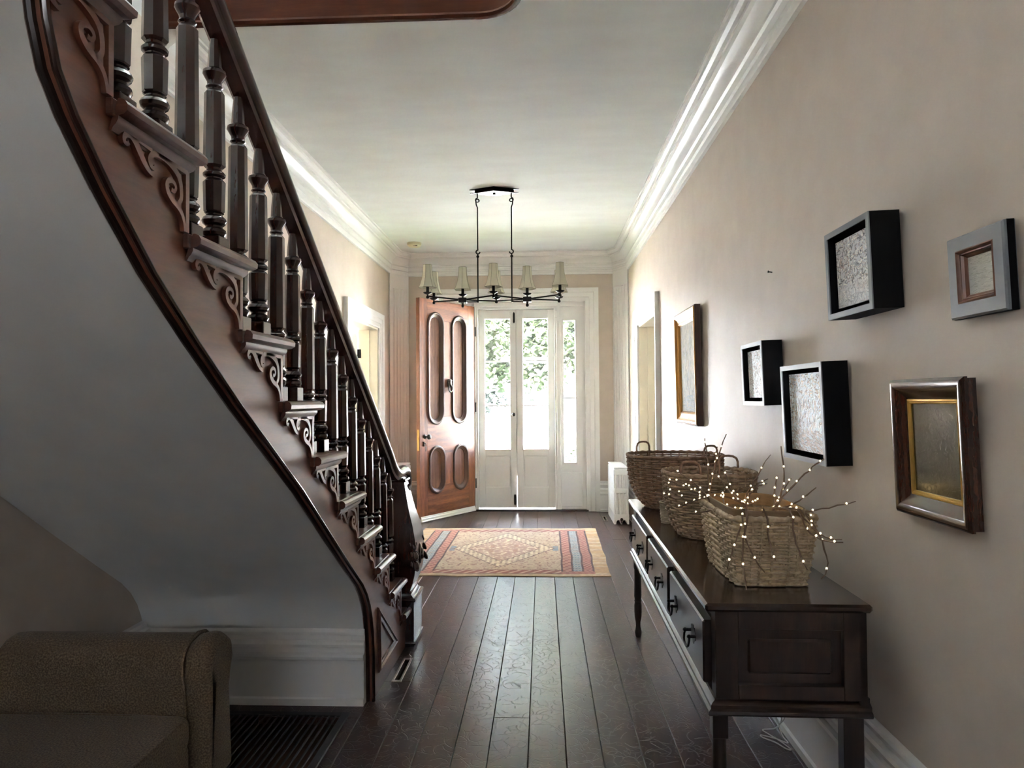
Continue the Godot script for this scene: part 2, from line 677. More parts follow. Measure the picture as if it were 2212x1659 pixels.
func shell() -> void:
	var b: MB
	# floor: a dark bed and boards that run the length of the hall
	b = MB.new()
	span(b, Vector3(-5.4, -0.25, -8.98), Vector3(4.6, -0.14, BACK + 0.2))
	span(b, Vector3(-5.4, -0.14, -8.98), Vector3(4.6, -0.031, -8.72))
	span(b, Vector3(-5.4, -0.14, BACK), Vector3(4.6, -0.031, BACK + 0.2))
	span(b, Vector3(-5.4, -0.14, -8.72), Vector3(WALL_L - 0.21, -0.002, BACK))
	span(b, Vector3(WALL_R + 0.21, -0.14, -8.72), Vector3(4.6, -0.002, BACK))
	var fl := part(b, "floor", M.sub_floor, null, 0)
	# openings cut through the boards for the vents: x from, x to, z from, z to
	var holes := [[-0.751, -0.721, -3.738, -3.454], [0.6995, 0.7245, -8.265, -7.995], [-1.54, -0.90, -3.055, -2.545]]
	setting(fl, "dark brown wide board floor with worn scratched varnish")
	var x := WALL_L - 0.2
	var i := 0
	var widths := [0.150, 0.142, 0.156, 0.147, 0.152, 0.139, 0.158]
	# board edges are laid so that one joint falls at x = -0.095, as the long gap down the middle does
	x = -0.070 - 14 * 0.149
	while x < WALL_R + 0.2:
		var w: float = widths[i % 7]
		var cuts := [-8.95]
		if i == 13:
			cuts.append(-3.08)
		elif i % 3 == 1:
			cuts.append(rng.randf_range(-7.6, -5.6))
		cuts.append(BACK)
		for k in cuts.size() - 1:
			b = MB.new()
			var up := rng.randf_range(-0.0006, 0.0006)
			for r in less([x + 0.0014, x + w - 0.0014, cuts[k] + 0.0012, cuts[k + 1] - 0.0012], holes):
				span(b, Vector3(r[0], -0.03, r[2]), Vector3(r[1], up, r[3]), 0.0016)
			if b.v.is_empty():
				continue
			part(b, "floor_board", M["floor_board_%d" % ((i * 3 + k) % 4)], fl, 0)
		x += w
		i += 1
	# walls
	b = MB.new()
	span(b, Vector3(WALL_R, 0, -6.42), Vector3(WALL_R + 0.22, CEIL, BACK + 0.2))
	span(b, Vector3(WALL_R, 0, FRONT - 0.25), Vector3(WALL_R + 0.22, CEIL, -7.60))
	span(b, Vector3(WALL_R, 2.19, -7.60), Vector3(WALL_R + 0.22, CEIL, -6.42))
	setting(part(b, "wall_right", M.wall_paint, null, 0), "taupe painted wall on the right of the hall")
	b = MB.new()
	span(b, Vector3(WALL_L - 0.22, 0, -6.66), Vector3(WALL_L, CEIL, BACK + 0.2))
	span(b, Vector3(WALL_L - 0.22, 0, FRONT - 0.25), Vector3(WALL_L, CEIL, -7.86))
	span(b, Vector3(WALL_L - 0.22, 2.22, -7.86), Vector3(WALL_L, CEIL, -6.66))
	setting(part(b, "wall_left", M.wall_paint, null, 0), "taupe painted wall on the left of the hall")
	b = MB.new()
	span(b, Vector3(WALL_L, 0, FRONT - 0.25), Vector3(-1.20, CEIL, FRONT))
	span(b, Vector3(0.545, 0, FRONT - 0.25), Vector3(WALL_R, CEIL, FRONT))
	span(b, Vector3(-1.20, 2.62, FRONT - 0.25), Vector3(0.545, CEIL, FRONT))
	setting(part(b, "wall_front", M.wall_paint, null, 0), "taupe end wall around the white front entry")
	b = MB.new()
	span(b, Vector3(WALL_L, 0, BACK), Vector3(WALL_R, 2.55, BACK + 0.2))
	span(b, Vector3(WALL_L, 2.73, BACK), Vector3(WALL_R, 6.3, BACK + 0.2))
	span(b, Vector3(WALL_L, 2.55, BACK), Vector3(-1.5, 2.73, BACK + 0.2))  # high slot added to let fill light in from behind the camera
	span(b, Vector3(0.6, 2.55, BACK), Vector3(WALL_R, 2.73, BACK + 0.2))
	setting(part(b, "wall_back", M.wall_paint, null, 0))
	# ceiling with the round-cornered opening of the stairwell
	var poly := PackedVector2Array([Vector2(-2.1, FRONT - 0.25), Vector2(1.27, FRONT - 0.25), Vector2(1.27, BACK + 0.2), Vector2(-0.075, BACK + 0.2)])
	var well := []
	for k in 9:
		var a := PI * 0.5 * k / 8.0
		well.append(Vector2(-0.285 + 0.21 * cos(a), -3.06 - 0.21 * sin(a)))
	for p in well:
		poly.append(p)
	poly.append(Vector2(-2.1, -3.27))
	b = MB.new()
	b.prism(poly, 0.30, Transform3D(Basis(Vector3.RIGHT, Vector3(0, 0, 1), Vector3(0, -1, 0)), Vector3(0, CEIL + 0.30, 0)))
	setting(part(b, "ceiling", M.ceiling_paint, null, 0), "off-white plaster ceiling with uneven patches")
	# the wooden lining of the stairwell's edge
	var path := [Vector3(-0.075, 0, BACK)]
	for p in well:
		path.append(Vector3(p.x, 0, p.y))
	path.append(Vector3(WALL_L, 0, -3.27))
	var lined := []
	for p in path:
		lined.append(p + Vector3(0, CEIL, 0))
	b = MB.new()
	b.sweep([Vector2(0, -0.006), Vector2(0, 0.42), Vector2(0.02, 0.42), Vector2(0.02, -0.006)], lined, Vector3.UP)
	var lining := part(b, "trim_1", M.fascia_wood, null, 30)
	setting(lining, "red-brown wooden board lining the edge of the stairwell opening")
	b = MB.new()
	b.sweep([Vector2(0.018, -0.012), Vector2(0.018, 0.018), Vector2(0.03, 0.016), Vector2(0.036, 0.003), Vector2(0.03, -0.010)], lined, Vector3.UP)
	part(b, "bead", M.fascia_wood, lining, 30)
	# upper storey round the stairwell, its front window added for fill light
	b = MB.new()
	span(b, Vector3(WALL_L - 0.22, CEIL, -6.2), Vector3(WALL_L, 6.3, BACK + 0.2))
	span(b, Vector3(WALL_R, CEIL, -6.2), Vector3(WALL_R + 0.22, 6.3, BACK + 0.2))
	span(b, Vector3(WALL_L, CEIL + 0.3, -6.2), Vector3(-1.3, 6.3, -6.0))
	span(b, Vector3(0.5, CEIL + 0.3, -6.2), Vector3(WALL_R, 6.3, -6.0))
	span(b, Vector3(-1.3, CEIL + 0.3, -6.2), Vector3(0.5, 4.1, -6.0))
	span(b, Vector3(-1.3, 5.9, -6.2), Vector3(0.5, 6.3, -6.0))
	span(b, Vector3(WALL_L - 0.22, 6.3, -6.2), Vector3(WALL_R + 0.22, 6.5, BACK + 0.2))
	setting(part(b, "wall_upper", M.plaster, null, 0))
	# rooms beyond the side doors, each with a window to the front
	for s in [1, -1]:
		var xi := WALL_R + 0.22 if s > 0 else WALL_L - 0.22
		var xo: float = xi + 3.0 * s
		var lo := minf(xi, xo)
		var hi := maxf(xi, xo)
		b = MB.new()
		span(b, Vector3(xo - 0.1, 0, FRONT - 0.25), Vector3(xo + 0.1, CEIL, -4.6))
		span(b, Vector3(lo, 0, -4.8), Vector3(hi, CEIL, -4.6))
		var wl := lo + (0.9 if s > 0 else 1.15)
		var wr := hi - (1.5 if s > 0 else 0.3)
		span(b, Vector3(lo, 0, FRONT - 0.25), Vector3(wl, CEIL, FRONT))
		span(b, Vector3(wr, 0, FRONT - 0.25), Vector3(hi, CEIL, FRONT))
		span(b, Vector3(wl, 0, FRONT - 0.25), Vector3(wr, 0.4, FRONT))
		span(b, Vector3(wl, 2.8, FRONT - 0.25), Vector3(wr, CEIL, FRONT))
		span(b, Vector3(lo, CEIL, FRONT - 0.25), Vector3(hi, CEIL + 0.2, -4.6))
		setting(part(b, "wall_side_room_right" if s > 0 else "wall_side_room_left", M.cream_paint, null, 0))
	# mouldings under the ceiling; the corners by the entry are cut off by the fluted pilasters
	var corners := [Vector3(WALL_R, CEIL, BACK), Vector3(WALL_R, CEIL, -8.42), Vector3(0.90, CEIL, FRONT), Vector3(-1.70, CEIL, FRONT), Vector3(WALL_L, CEIL, -8.44), Vector3(WALL_L, CEIL, -3.29)]
	var profile := [Vector2(0, 0), Vector2(0, -0.265), Vector2(0.022, -0.265), Vector2(0.026, -0.255), Vector2(0.026, -0.238), Vector2(0.020, -0.232), Vector2(0.020, -0.212), Vector2(0.034, -0.206), Vector2(0.036, -0.190), Vector2(0.030, -0.184), Vector2(0.034, -0.160), Vector2(0.048, -0.152), Vector2(0.050, -0.138), Vector2(0.044, -0.132), Vector2(0.052, -0.108), Vector2(0.068, -0.084), Vector2(0.092, -0.066), Vector2(0.112, -0.060), Vector2(0.114, -0.046), Vector2(0.132, -0.042), Vector2(0.150, -0.030), Vector2(0.156, -0.014), Vector2(0.172, -0.012), Vector2(0.174, 0)]
	b = MB.new()
	b.sweep(profile, corners, Vector3.UP)
	setting(part(b, "trim_2", M.trim_paint, null, 20), "deep white stepped cornice moulding round the ceiling")
	# baseboards
	var bp := [Vector2(0, 0), Vector2(0.060, 0), Vector2(0.060, 0.03), Vector2(0.050, 0.036), Vector2(0.050, 0.205), Vector2(0.060, 0.210), Vector2(0.062, 0.222), Vector2(0.058, 0.232), Vector2(0.040, 0.236), Vector2(0.038, 0.258), Vector2(0.052, 0.264), Vector2(0.054, 0.276), Vector2(0.048, 0.286), Vector2(0.030, 0.290), Vector2(0.028, 0.312), Vector2(0.042, 0.318), Vector2(0.044, 0.330), Vector2(0.038, 0.340), Vector2(0.020, 0.344), Vector2(0.018, 0.356), Vector2(0.026, 0.362), Vector2(0.022, 0.372), Vector2(0, 0.376)]
	bp.reverse()
	var runs := {
		"baseboard_right": [Vector3(WALL_R, 0, BACK), Vector3(WALL_R, 0, -6.24)],
		"baseboard_right_end": [Vector3(WALL_R, 0, -7.78), Vector3(WALL_R, 0, -8.42)],
		"baseboard_front_right": [Vector3(0.92, 0, FRONT), Vector3(0.70, 0, FRONT)],
		"baseboard_front_left": [Vector3(-1.36, 0, FRONT), Vector3(-1.70, 0, FRONT)],
		"baseboard_left_end": [Vector3(WALL_L, 0, -8.42), Vector3(WALL_L, 0, -8.04)],
		"baseboard_left": [Vector3(WALL_L, 0, -6.48), Vector3(WALL_L, 0, BACK)],
		"baseboard_stairs": [Vector3(-0.83, 0, -3.23), Vector3(WALL_L, 0, -3.23)],
	}
	for called in runs:
		b = MB.new()
		var pp := []
		for q in bp:
			pp.append(Vector2(q.x, q.y))
		pp.reverse()
		b.sweep(pp, runs[called], Vector3.UP)
		setting(part(b, called, M.trim_paint, null, 20), "tall white moulded baseboard")
	# fluted pilasters across the two far corners
	var n := 3
	for c in [[Vector3(1.05, 0, -8.42), Vector3(0.90, 0, FRONT)], [Vector3(-1.70, 0, FRONT), Vector3(WALL_L, 0, -8.44)]]:
		var a: Vector3 = c[0]
		var d: Vector3 = c[1]
		var along := (d - a).normalized()
		var inward := Vector3.UP.cross(along)
		var w := a.distance_to(d)
		var holder := frame("trim_%d" % n, "white fluted pilaster set across the corner beside the entry", (a + d) * 0.5)
		n += 1
		holder.basis = Basis(along, Vector3.UP, along.cross(Vector3.UP))
		# outline of the shaft's section with five flutes, local x along the face, local z out into the room
		var face := along.cross(Vector3.UP).dot(inward)
		var sec := PackedVector2Array()
		sec.append(Vector2(-w / 2, -0.06))
		sec.append(Vector2(-w / 2, 0.02))
		for f in 5:
			var cx := (f - 2) * w * 0.165
			for k in 7:
				var t := PI * k / 6.0
				sec.append(Vector2(cx - cos(t) * w * 0.055, 0.02 - sin(t) * 0.011))
		sec.append(Vector2(w / 2, 0.02))
		sec.append(Vector2(w / 2, -0.06))
		var stand := Transform3D(Basis(Vector3.RIGHT, Vector3(0, 0, face), Vector3(0, -face, 0)), Vector3.ZERO)
		b = MB.new()
		var st := stand
		st.origin = Vector3(0, 2.78 if face > 0 else 0.40, 0)
		b.prism(sec, 2.38, st)
		part(b, "shaft", M.trim_paint, holder, 25)
		var blk := PackedVector2Array([Vector2(-w / 2, -0.06), Vector2(-w / 2, 0.02), Vector2(w / 2, 0.02), Vector2(w / 2, -0.06)])
		b = MB.new()
		st.origin = Vector3(0, 2.96 if face > 0 else 2.78, 0)
		b.prism(blk, 0.18, st)
		part(b, "capital", M.trim_paint, holder, 0)
		blk = PackedVector2Array([Vector2(-w / 2, -0.06), Vector2(-w / 2, 0.032), Vector2(w / 2, 0.032), Vector2(w / 2, -0.06)])
		b = MB.new()
		st.origin = Vector3(0, 0.40 if face > 0 else 0.0, 0)
		b.prism(blk, 0.40, st)
		part(b, "plinth", M.trim_paint, holder, 0)


# white casing round an opening: a moulded strip up one side, across and down the other
func casing(called: String, label: String, path: Array, wide: float, deep: float, out_ref: Vector3) -> MeshInstance3D:
	var p := [Vector2(0, 0), Vector2(0, deep * 0.55), Vector2(0.010, deep * 0.62), Vector2(0.016, deep * 0.55), Vector2(wide * 0.30, deep * 0.55), Vector2(wide * 0.34, deep * 0.72), Vector2(wide * 0.62, deep * 0.78), Vector2(wide * 0.68, deep), Vector2(wide * 0.82, deep * 1.15), Vector2(wide, deep * 1.15), Vector2(wide, 0)]
	var b := MB.new()
	path.reverse()
	b.sweep(p, path, out_ref)
	var o := part(b, called, M.trim_paint, null, 20)
	setting(o, label)
	return o


func side_doors() -> void:
	# right: path runs so that the profile's width goes outwards from the opening
	var zr := [-6.42, -7.60]
	var hr := 2.19
	casing("trim_5", "white moulded casing of the right-hand doorway", [Vector3(WALL_R, 0, zr[0]), Vector3(WALL_R, hr, zr[0]), Vector3(WALL_R, hr, zr[1]), Vector3(WALL_R, 0, zr[1])], 0.165, 0.036, Vector3.LEFT)
	var zl := [-6.66, -7.86]
	var hl := 2.22
	casing("trim_6", "white moulded casing of the left-hand doorway", [Vector3(WALL_L, 0, zl[1]), Vector3(WALL_L, hl, zl[1]), Vector3(WALL_L, hl, zl[0]), Vector3(WALL_L, 0, zl[0])], 0.165, 0.036, Vector3.RIGHT)
	for s in [1, -1]:
		var x0 := WALL_R if s > 0 else WALL_L - 0.22
		var z0: float = zr[0] if s > 0 else zl[0]
		var z1: float = zr[1] if s > 0 else zl[1]
		var h: float = hr if s > 0 else hl
		var b := MB.new()
		span(b, Vector3(x0, 0, z0 - 0.02), Vector3(x0 + 0.22, h, z0 + 0.002))
		span(b, Vector3(x0, 0, z1 - 0.002), Vector3(x0 + 0.22, h, z1 + 0.02))
		span(b, Vector3(x0, h - 0.02, z1), Vector3(x0 + 0.22, h + 0.002, z0))
		# stop strips
		span(b, Vector3(x0 + 0.09, 0, z1 + 0.02), Vector3(x0 + 0.13, h - 0.02, z1 + 0.033))
		setting(part(b, "trim_%d" % (7 if s > 0 else 8), M.cream_paint, null, 0), "cream painted lining of the %s doorway" % ("right-hand" if s > 0 else "left-hand"))
		# the door stands open into the room beyond, hinged on the far jamb
		var xo: float = x0 + 0.22 if s > 0 else x0
		var leaf := frame("door_%d" % (4 if s > 0 else 5), "cream panelled door standing open into the %s room" % ("right-hand" if s > 0 else "left-hand"), Vector3(xo, 0, z1 + 0.02))
		b = MB.new()
		var sg: float = s
		b.box(Vector3(sg * 0.58, 1.09, -0.02), Vector3(1.12, 2.14, 0.04), 0.002)
		part(b, "leaf", M.cream_paint, leaf, 0)
		for k in 3:
			b = MB.new()
			var y: float = [0.3, 1.1, 1.93][k]
			b.box(Vector3(-sg * 0.014, y, 0.002), Vector3(0.034, 0.10, 0.004), 0.001)
			b.tube([Vector3(sg * 0.006, y - 0.05, 0.006), Vector3(sg * 0.006, y + 0.05, 0.006)], 0.007, 8)
			part(b, "hinge", M.iron, leaf, 30)


# one half of the glazed inner doors, local x from its hinge side
func glazed_leaf(called: String, label: String, at: Vector3, w: float, handle_side: float) -> void:
	var leaf := frame(called, label, at)
	var h := 2.50
	var t := 0.042
	var stile := 0.078
	var rails := [0.0, 0.255, 0.665, 0.74, h - 0.115, h]
	var b := MB.new()
	span(b, Vector3(0, 0, -t), Vector3(stile, h, 0), 0.003)
	part(b, "stile", M.trim_paint, leaf, 0)
	b = MB.new()
	span(b, Vector3(w - stile, 0, -t), Vector3(w, h, 0), 0.003)
	part(b, "stile", M.trim_paint, leaf, 0)
	for r in [[0.0, 0.255], [0.655, 0.735], [h - 0.112, h]]:
		b = MB.new()
		span(b, Vector3(stile, r[0], -t), Vector3(w - stile, r[1], 0), 0.003)
		part(b, "rail", M.trim_paint, leaf, 0)
	b = MB.new()
	span(b, Vector3(stile, 0.255, -t + 0.008), Vector3(w - stile, 0.655, -0.014), 0)
	# bead round the sunk panel
	for e in [[Vector3(stile, 0.255, -0.014), Vector3(w - stile, 0.267, -0.006)], [Vector3(stile, 0.643, -0.014), Vector3(w - stile, 0.655, -0.006)], [Vector3(stile, 0.267, -0.014), Vector3(stile + 0.012, 0.643, -0.006)], [Vector3(w - stile - 0.012, 0.267, -0.014), Vector3(w - stile, 0.643, -0.006)]]:
		span(b, e[0], e[1], 0.002)
	part(b, "panel", M.trim_paint, leaf, 0)
	var gy := [0.735, 1.285, 1.85, h - 0.112]
	for k in 3:
		b = MB.new()
		span(b, Vector3(stile, gy[k], -0.024), Vector3(w - stile, gy[k + 1], -0.019))
		part(b, "pane", M.glass, leaf, 0)
		if k > 0:
			b = MB.new()
			span(b, Vector3(stile, gy[k] - 0.008, -t + 0.006), Vector3(w - stile, gy[k] + 0.008, -0.006), 0.003)
			part(b, "glazing_bar", M.trim_paint, leaf, 0)
	if handle_side != 0.0:
		var hx: float = w - 0.035 if handle_side > 0 else 0.035
		b = MB.new()
		b.lathe([Vector2(0, 0), Vector2(0.022, 0), Vector2(0.022, 0.004), Vector2(0.008, 0.006), Vector2(0.008, 0.03), Vector2(0.02, 0.036), Vector2(0.024, 0.05), Vector2(0.018, 0.062), Vector2(0, 0.065)], 14, Transform3D(Basis(Vector3.RIGHT, PI / 2), Vector3(hx, 1.175, 0)))
		part(b, "knob", M.pewter, leaf, 30)
		for y in [0.10, h - 0.10]:
			b = MB.new()
			b.box(Vector3(hx + 0.01, y, 0.006), Vector3(0.024, 0.12, 0.012), 0.003)
			b.tube([Vector3(hx + 0.01, y - 0.07, 0.014), Vector3(hx + 0.01, y + 0.07, 0.014)], 0.006, 8)
			part(b, "bolt", M.iron, leaf, 30)


func sidelight(called: String, label: String, x0: float, x1: float, cx: float) -> void:
	# white panelled strip beside the doors with a tall narrow pane
	var z := FRONT - 0.05
	var w := frame(called, label, Vector3(0, 0, 0))
	var g0 := cx - 0.073
	var g1 := cx + 0.073
	var b := MB.new()
	span(b, Vector3(x0, 0.02, z - 0.06), Vector3(g0, 2.56, z))
	span(b, Vector3(g1, 0.02, z - 0.06), Vector3(x1, 2.56, z))
	span(b, Vector3(g0, 0.02, z - 0.06), Vector3(g1, 0.60, z))
	span(b, Vector3(g0, 2.38, z - 0.06), Vector3(g1, 2.56, z))
	part(b, "frame", M.trim_paint, w, 0)
	b = MB.new()
	for e in [[g0 - 0.02, 0.58, g1 + 0.02, 0.60], [g0 - 0.02, 2.38, g1 + 0.02, 2.40], [g0 - 0.02, 0.58, g0, 2.40], [g1, 0.58, g1 + 0.02, 2.40]]:
		span(b, Vector3(e[0], e[1], z - 0.01), Vector3(e[2], e[3], z + 0.008), 0.003)
	part(b, "stop_bead", M.trim_paint, w, 0)
	b = MB.new()
	span(b, Vector3(cx - 0.15, 0.05, z - 0.01), Vector3(cx + 0.15, 0.48, z + 0.012), 0.004)
	part(b, "lower_panel", M.trim_paint, w, 0)
	for k in 2:
		b = MB.new()
		span(b, Vector3(g0, 0.60 if k == 0 else 1.42, z - 0.03), Vector3(g1, 1.40 if k == 0 else 2.38, z - 0.025))
		part(b, "pane", M.glass, w, 0)
	b = MB.new()
	span(b, Vector3(g0, 1.40, z - 0.04), Vector3(g1, 1.42, z - 0.012), 0.003)
	part(b, "glazing_bar", M.trim_paint, w, 0)


func entry() -> void:
	# casing round the whole entry
	casing("trim_9", "wide white moulded casing round the front entry", [Vector3(0.535, 0, FRONT), Vector3(0.535, 2.615, FRONT), Vector3(-1.195, 2.615, FRONT), Vector3(-1.195, 0, FRONT)], 0.168, 0.04, Vector3(0, 0, 1))
	# posts between the doors and the sidelights, head and sill
	var b := MB.new()
	span(b, Vector3(0.150, 0.0, FRONT - 0.16), Vector3(0.195, 2.60, FRONT - 0.01), 0.004)
	span(b, Vector3(0.175, 0.0, FRONT - 0.14), Vector3(0.225, 2.60, FRONT + 0.004), 0.006)
	span(b, Vector3(-0.855, 0.0, FRONT - 0.16), Vector3(-0.81, 2.60, FRONT - 0.01), 0.004)
	span(b, Vector3(-0.885, 0.0, FRONT - 0.14), Vector3(-0.835, 2.60, FRONT + 0.004), 0.006)
	span(b, Vector3(-0.86, 2.535, FRONT - 0.16), Vector3(0.20, 2.60, FRONT - 0.01), 0.004)
	span(b, Vector3(-0.86, 2.565, FRONT - 0.10), Vector3(0.20, 2.615, FRONT + 0.010), 0.006)
	span(b, Vector3(-1.20, 2.56, FRONT - 0.2), Vector3(0.54, 2.62, FRONT - 0.02))
	# stops behind the leaves that close the gaps round them
	span(b, Vector3(0.12, 0.03, FRONT - 0.15), Vector3(0.16, 2.54, FRONT - 0.13))
	span(b, Vector3(-0.83, 0.03, FRONT - 0.15), Vector3(-0.79, 2.54, FRONT - 0.13))
	span(b, Vector3(-0.83, 2.50, FRONT - 0.15), Vector3(0.16, 2.56, FRONT - 0.13))
	span(b, Vector3(-0.345, 0.42, FRONT - 0.15), Vector3(-0.312, 2.53, FRONT - 0.128))
	setting(part(b, "trim_10", M.trim_paint, null, 0), "white posts and head framing the inner doors")
	b = MB.new()
	span(b, Vector3(-1.2, -0.02, FRONT - 0.24), Vector3(0.56, 0.022, FRONT + 0.03), 0.008)
	setting(part(b, "trim_11", M.mahogany_dark_shaded, null, 0), "dark wooden threshold under the front doors")
	glazed_leaf("door_2", "white glazed door leaf with three stacked panes, left half of the pair", Vector3(-0.808, 0.030, FRONT - 0.085), 0.476, 1.0)
	glazed_leaf("door_3", "white glazed door leaf with three stacked panes, right half of the pair", Vector3(-0.326, 0.030, FRONT - 0.085), 0.474, 0.0)
	b = MB.new()
	span(b, Vector3(0.16, 2.42, FRONT - 0.02), Vector3(0.19, 2.50, FRONT + 0.012), 0.003)
	setting(part(b, "trim_12", M.trim_paint, null, 0), "small white door contact block on the frame")
	sidelight("window_1", "tall narrow sidelight to the right of the front doors", 0.20, 0.54, 0.340)
	sidelight("window_2", "tall narrow sidelight behind the open wooden door", -1.20, -0.86, -1.0)
	wooden_door()


func stadium(cx: float, y0: float, y1: float, half: float, grow: float, n := 10) -> PackedVector2Array:
	var p := PackedVector2Array()
	var r := half + grow
	for k in n + 1:
		var a := PI * k / n
		p.append(Vector2(cx + r * cos(a), y1 - half + r * sin(a)))
	for k in n + 1:
		var a := PI + PI * k / n
		p.append(Vector2(cx + r * cos(a), y0 + half + r * sin(a)))
	return p


func wooden_door() -> void:
	# hinged on the left post and swung into the hall; local x runs from the hinge to the free edge, local z to the visible face
	var hinge := Vector3(-0.85, 0.0, -8.70)
	var u := Vector3(-0.5265, 0, 0.8502)
	var W := 1.03
	var d := frame("door_1", "tall reddish wooden front door with four rounded sunk panels, swung open", hinge + u * W)
	var nz := Vector3.UP.cross(u)   # out of the face towards the hall
	d.basis = Basis(-u, Vector3.UP, nz)
	var H0 := 0.045
	var H1 := 2.565
	var T := 0.052
	var b: MB
	var ups := [[0.752, 1.13, 2.40], [0.315, 1.13, 2.40]]
	var lows := [[0.735, 0.325, 0.84], [0.292, 0.325, 0.84]]
	var holes := []
	for q in ups + lows:
		holes.append(stadium(q[0], q[1], q[2], 0.125, 0.0))
	# stiles and rails: each piece is a plank with the panel openings cut out of it
	var pieces := [
		["stile", Rect2(0.90, H0, W - 0.90, H1 - H0), "door_wood"], ["stile", Rect2(0.0, H0, 0.13, H1 - H0), "door_wood"], ["muntin", Rect2(0.435, 1.20, 0.18, 1.13), "door_wood"], ["muntin", Rect2(0.435, 0.40, 0.18, 0.37), "door_wood"],
		["rail", Rect2(0.13, 2.33, 0.77, H1 - 2.33), "door_rail_wood"], ["rail", Rect2(0.13, 0.77, 0.77, 0.43), "door_rail_wood"], ["rail", Rect2(0.13, H0, 0.77, 0.40 - H0), "door_rail_wood"],
		["filler", Rect2(0.13, 1.20, 0.305, 1.13), "door_wood"], ["filler", Rect2(0.615, 1.20, 0.285, 1.13), "door_wood"], ["filler", Rect2(0.13, 0.40, 0.305, 0.37), "door_wood"], ["filler", Rect2(0.615, 0.40, 0.285, 0.37), "door_wood"],
	]
	for pc in pieces:
		var r: Rect2 = pc[1]
		var g := 0.0007
		var polys := [PackedVector2Array([r.position + Vector2(g, g), Vector2(r.end.x - g, r.position.y + g), r.end - Vector2(g, g), Vector2(r.position.x + g, r.end.y - g)])]
		for hl in holes:
			var next := []
			for p in polys:
				for c in Geometry2D.clip_polygons(p, hl):
					if not Geometry2D.is_polygon_clockwise(c):
						next.append(c)
			polys = next
		if polys.is_empty():
			continue
		b = MB.new()
		for p in polys:
			b.prism(p, T, Transform3D(Basis(), Vector3(0, 0, -T)))
		part(b.flip_x(W), pc[0], M[pc[2]], d, 20)
	# sunk panels and the heavy mouldings round them
	for q in ups + lows:
		b = MB.new()
		b.prism(stadium(q[0], q[1], q[2], 0.125, 0.004), 0.016, Transform3D(Basis(), Vector3(0, 0, -0.036)))
		part(b.flip_x(W), "panel", M.door_panel_wood, d, 0)
		b = MB.new()
		var ring := []
		for p in stadium(q[0], q[1], q[2], 0.125, 0.0, 12):
			ring.append(Vector3(p.x, p.y, 0))
		var prof := [Vector2(-0.022, -0.002), Vector2(-0.024, 0.008), Vector2(-0.012, 0.017), Vector2(0.002, 0.016), Vector2(0.008, 0.006), Vector2(0.014, 0.004), Vector2(0.022, -0.006), Vector2(0.034, -0.010), Vector2(0.038, -0.020), Vector2(0.0, -0.022)]
		b.sweep(prof, ring, Vector3(0, 0, 1), false, true)
		part(b.flip_x(W), "moulding", M.door_moulding_wood, d, 40)
	# knocker: a cast head with a ring
	b = MB.new()
	b.sphere(Vector3(0.517, 1.585, 0.014), Vector3(0.034, 0.045, 0.026), 14, 8)
	b.sphere(Vector3(0.517, 1.625, 0.016), Vector3(0.040, 0.020, 0.02), 12, 6)
	b.sphere(Vector3(0.490, 1.60, 0.012), Vector3(0.012, 0.02, 0.014), 8, 6)
	b.sphere(Vector3(0.544, 1.60, 0.012), Vector3(0.012, 0.02, 0.014), 8, 6)
	b.sphere(Vector3(0.517, 1.565, 0.036), Vector3(0.014, 0.016, 0.014), 10, 6)
	var kr := []
	for k in 17:
		var a := PI * 0.15 + (TAU - PI * 0.3) * k / 16.0
		kr.append(Vector3(0.517 + 0.034 * sin(a), 1.532 + 0.040 * cos(a), 0.030))
	b.tube(kr, 0.0075, 8)
	b.sphere(Vector3(0.517, 1.492, 0.026), Vector3(0.014, 0.012, 0.012), 10, 6)
	part(b.flip_x(W), "knocker", M.pewter, d, 40)
	# lock: knob, plate, keys, brass plate on the edge
	b = MB.new()
	b.lathe([Vector2(0, 0), Vector2(0.026, 0), Vector2(0.026, 0.004), Vector2(0.012, 0.008), Vector2(0.010, 0.036), Vector2(0.022, 0.044), Vector2(0.030, 0.058), Vector2(0.028, 0.072), Vector2(0.015, 0.082), Vector2(0, 0.084)], 18, Transform3D(Basis(Vector3.RIGHT, PI / 2), Vector3(0.945, 0.975, 0)))
	part(b.flip_x(W), "knob", M.pewter, d, 35)
	b = MB.new()
	b.box(Vector3(0.962, 0.895, 0.004), Vector3(0.02, 0.05, 0.008), 0.002)
	b.tube([Vector3(0.962, 0.90, 0.004), Vector3(0.962, 0.90, 0.03)], 0.004, 6)
	var kk := []
	for k in 13:
		kk.append(Vector3(0.962 + 0.014 * sin(TAU * k / 12.0), 0.882 + 0.018 * cos(TAU * k / 12.0), 0.03))
	b.tube(kk, 0.002, 5)
	b.box(Vector3(0.956, 0.842, 0.028), Vector3(0.012, 0.05, 0.003), 0.001)
	b.box(Vector3(0.968, 0.838, 0.033), Vector3(0.012, 0.054, 0.003), 0.001)
	part(b.flip_x(W), "keys", M.pewter, d, 30)
	b = MB.new()
	b.box(Vector3(W + 0.001, 0.94, -T / 2), Vector3(0.003, 0.24, 0.028), 0.001)
	b.box(Vector3(W + 0.004, 0.965, -T / 2), Vector3(0.012, 0.035, 0.014), 0.002)
	part(b.flip_x(W), "lock_plate", M.brass, d, 0)
	b = MB.new()
	b.sweep([Vector2(0, 0), Vector2(0, 0.058), Vector2(0.006, 0.056), Vector2(0.010, 0.040), Vector2(0.016, 0.034), Vector2(0.018, 0.014), Vector2(0.024, 0.008), Vector2(0.024, 0)], [Vector3(W - 0.01, 0.012, 0), Vector3(0.02, 0.012, 0)], Vector3.UP)
	part(b.flip_x(W), "weather_strip", M.trim_paint, d, 20)
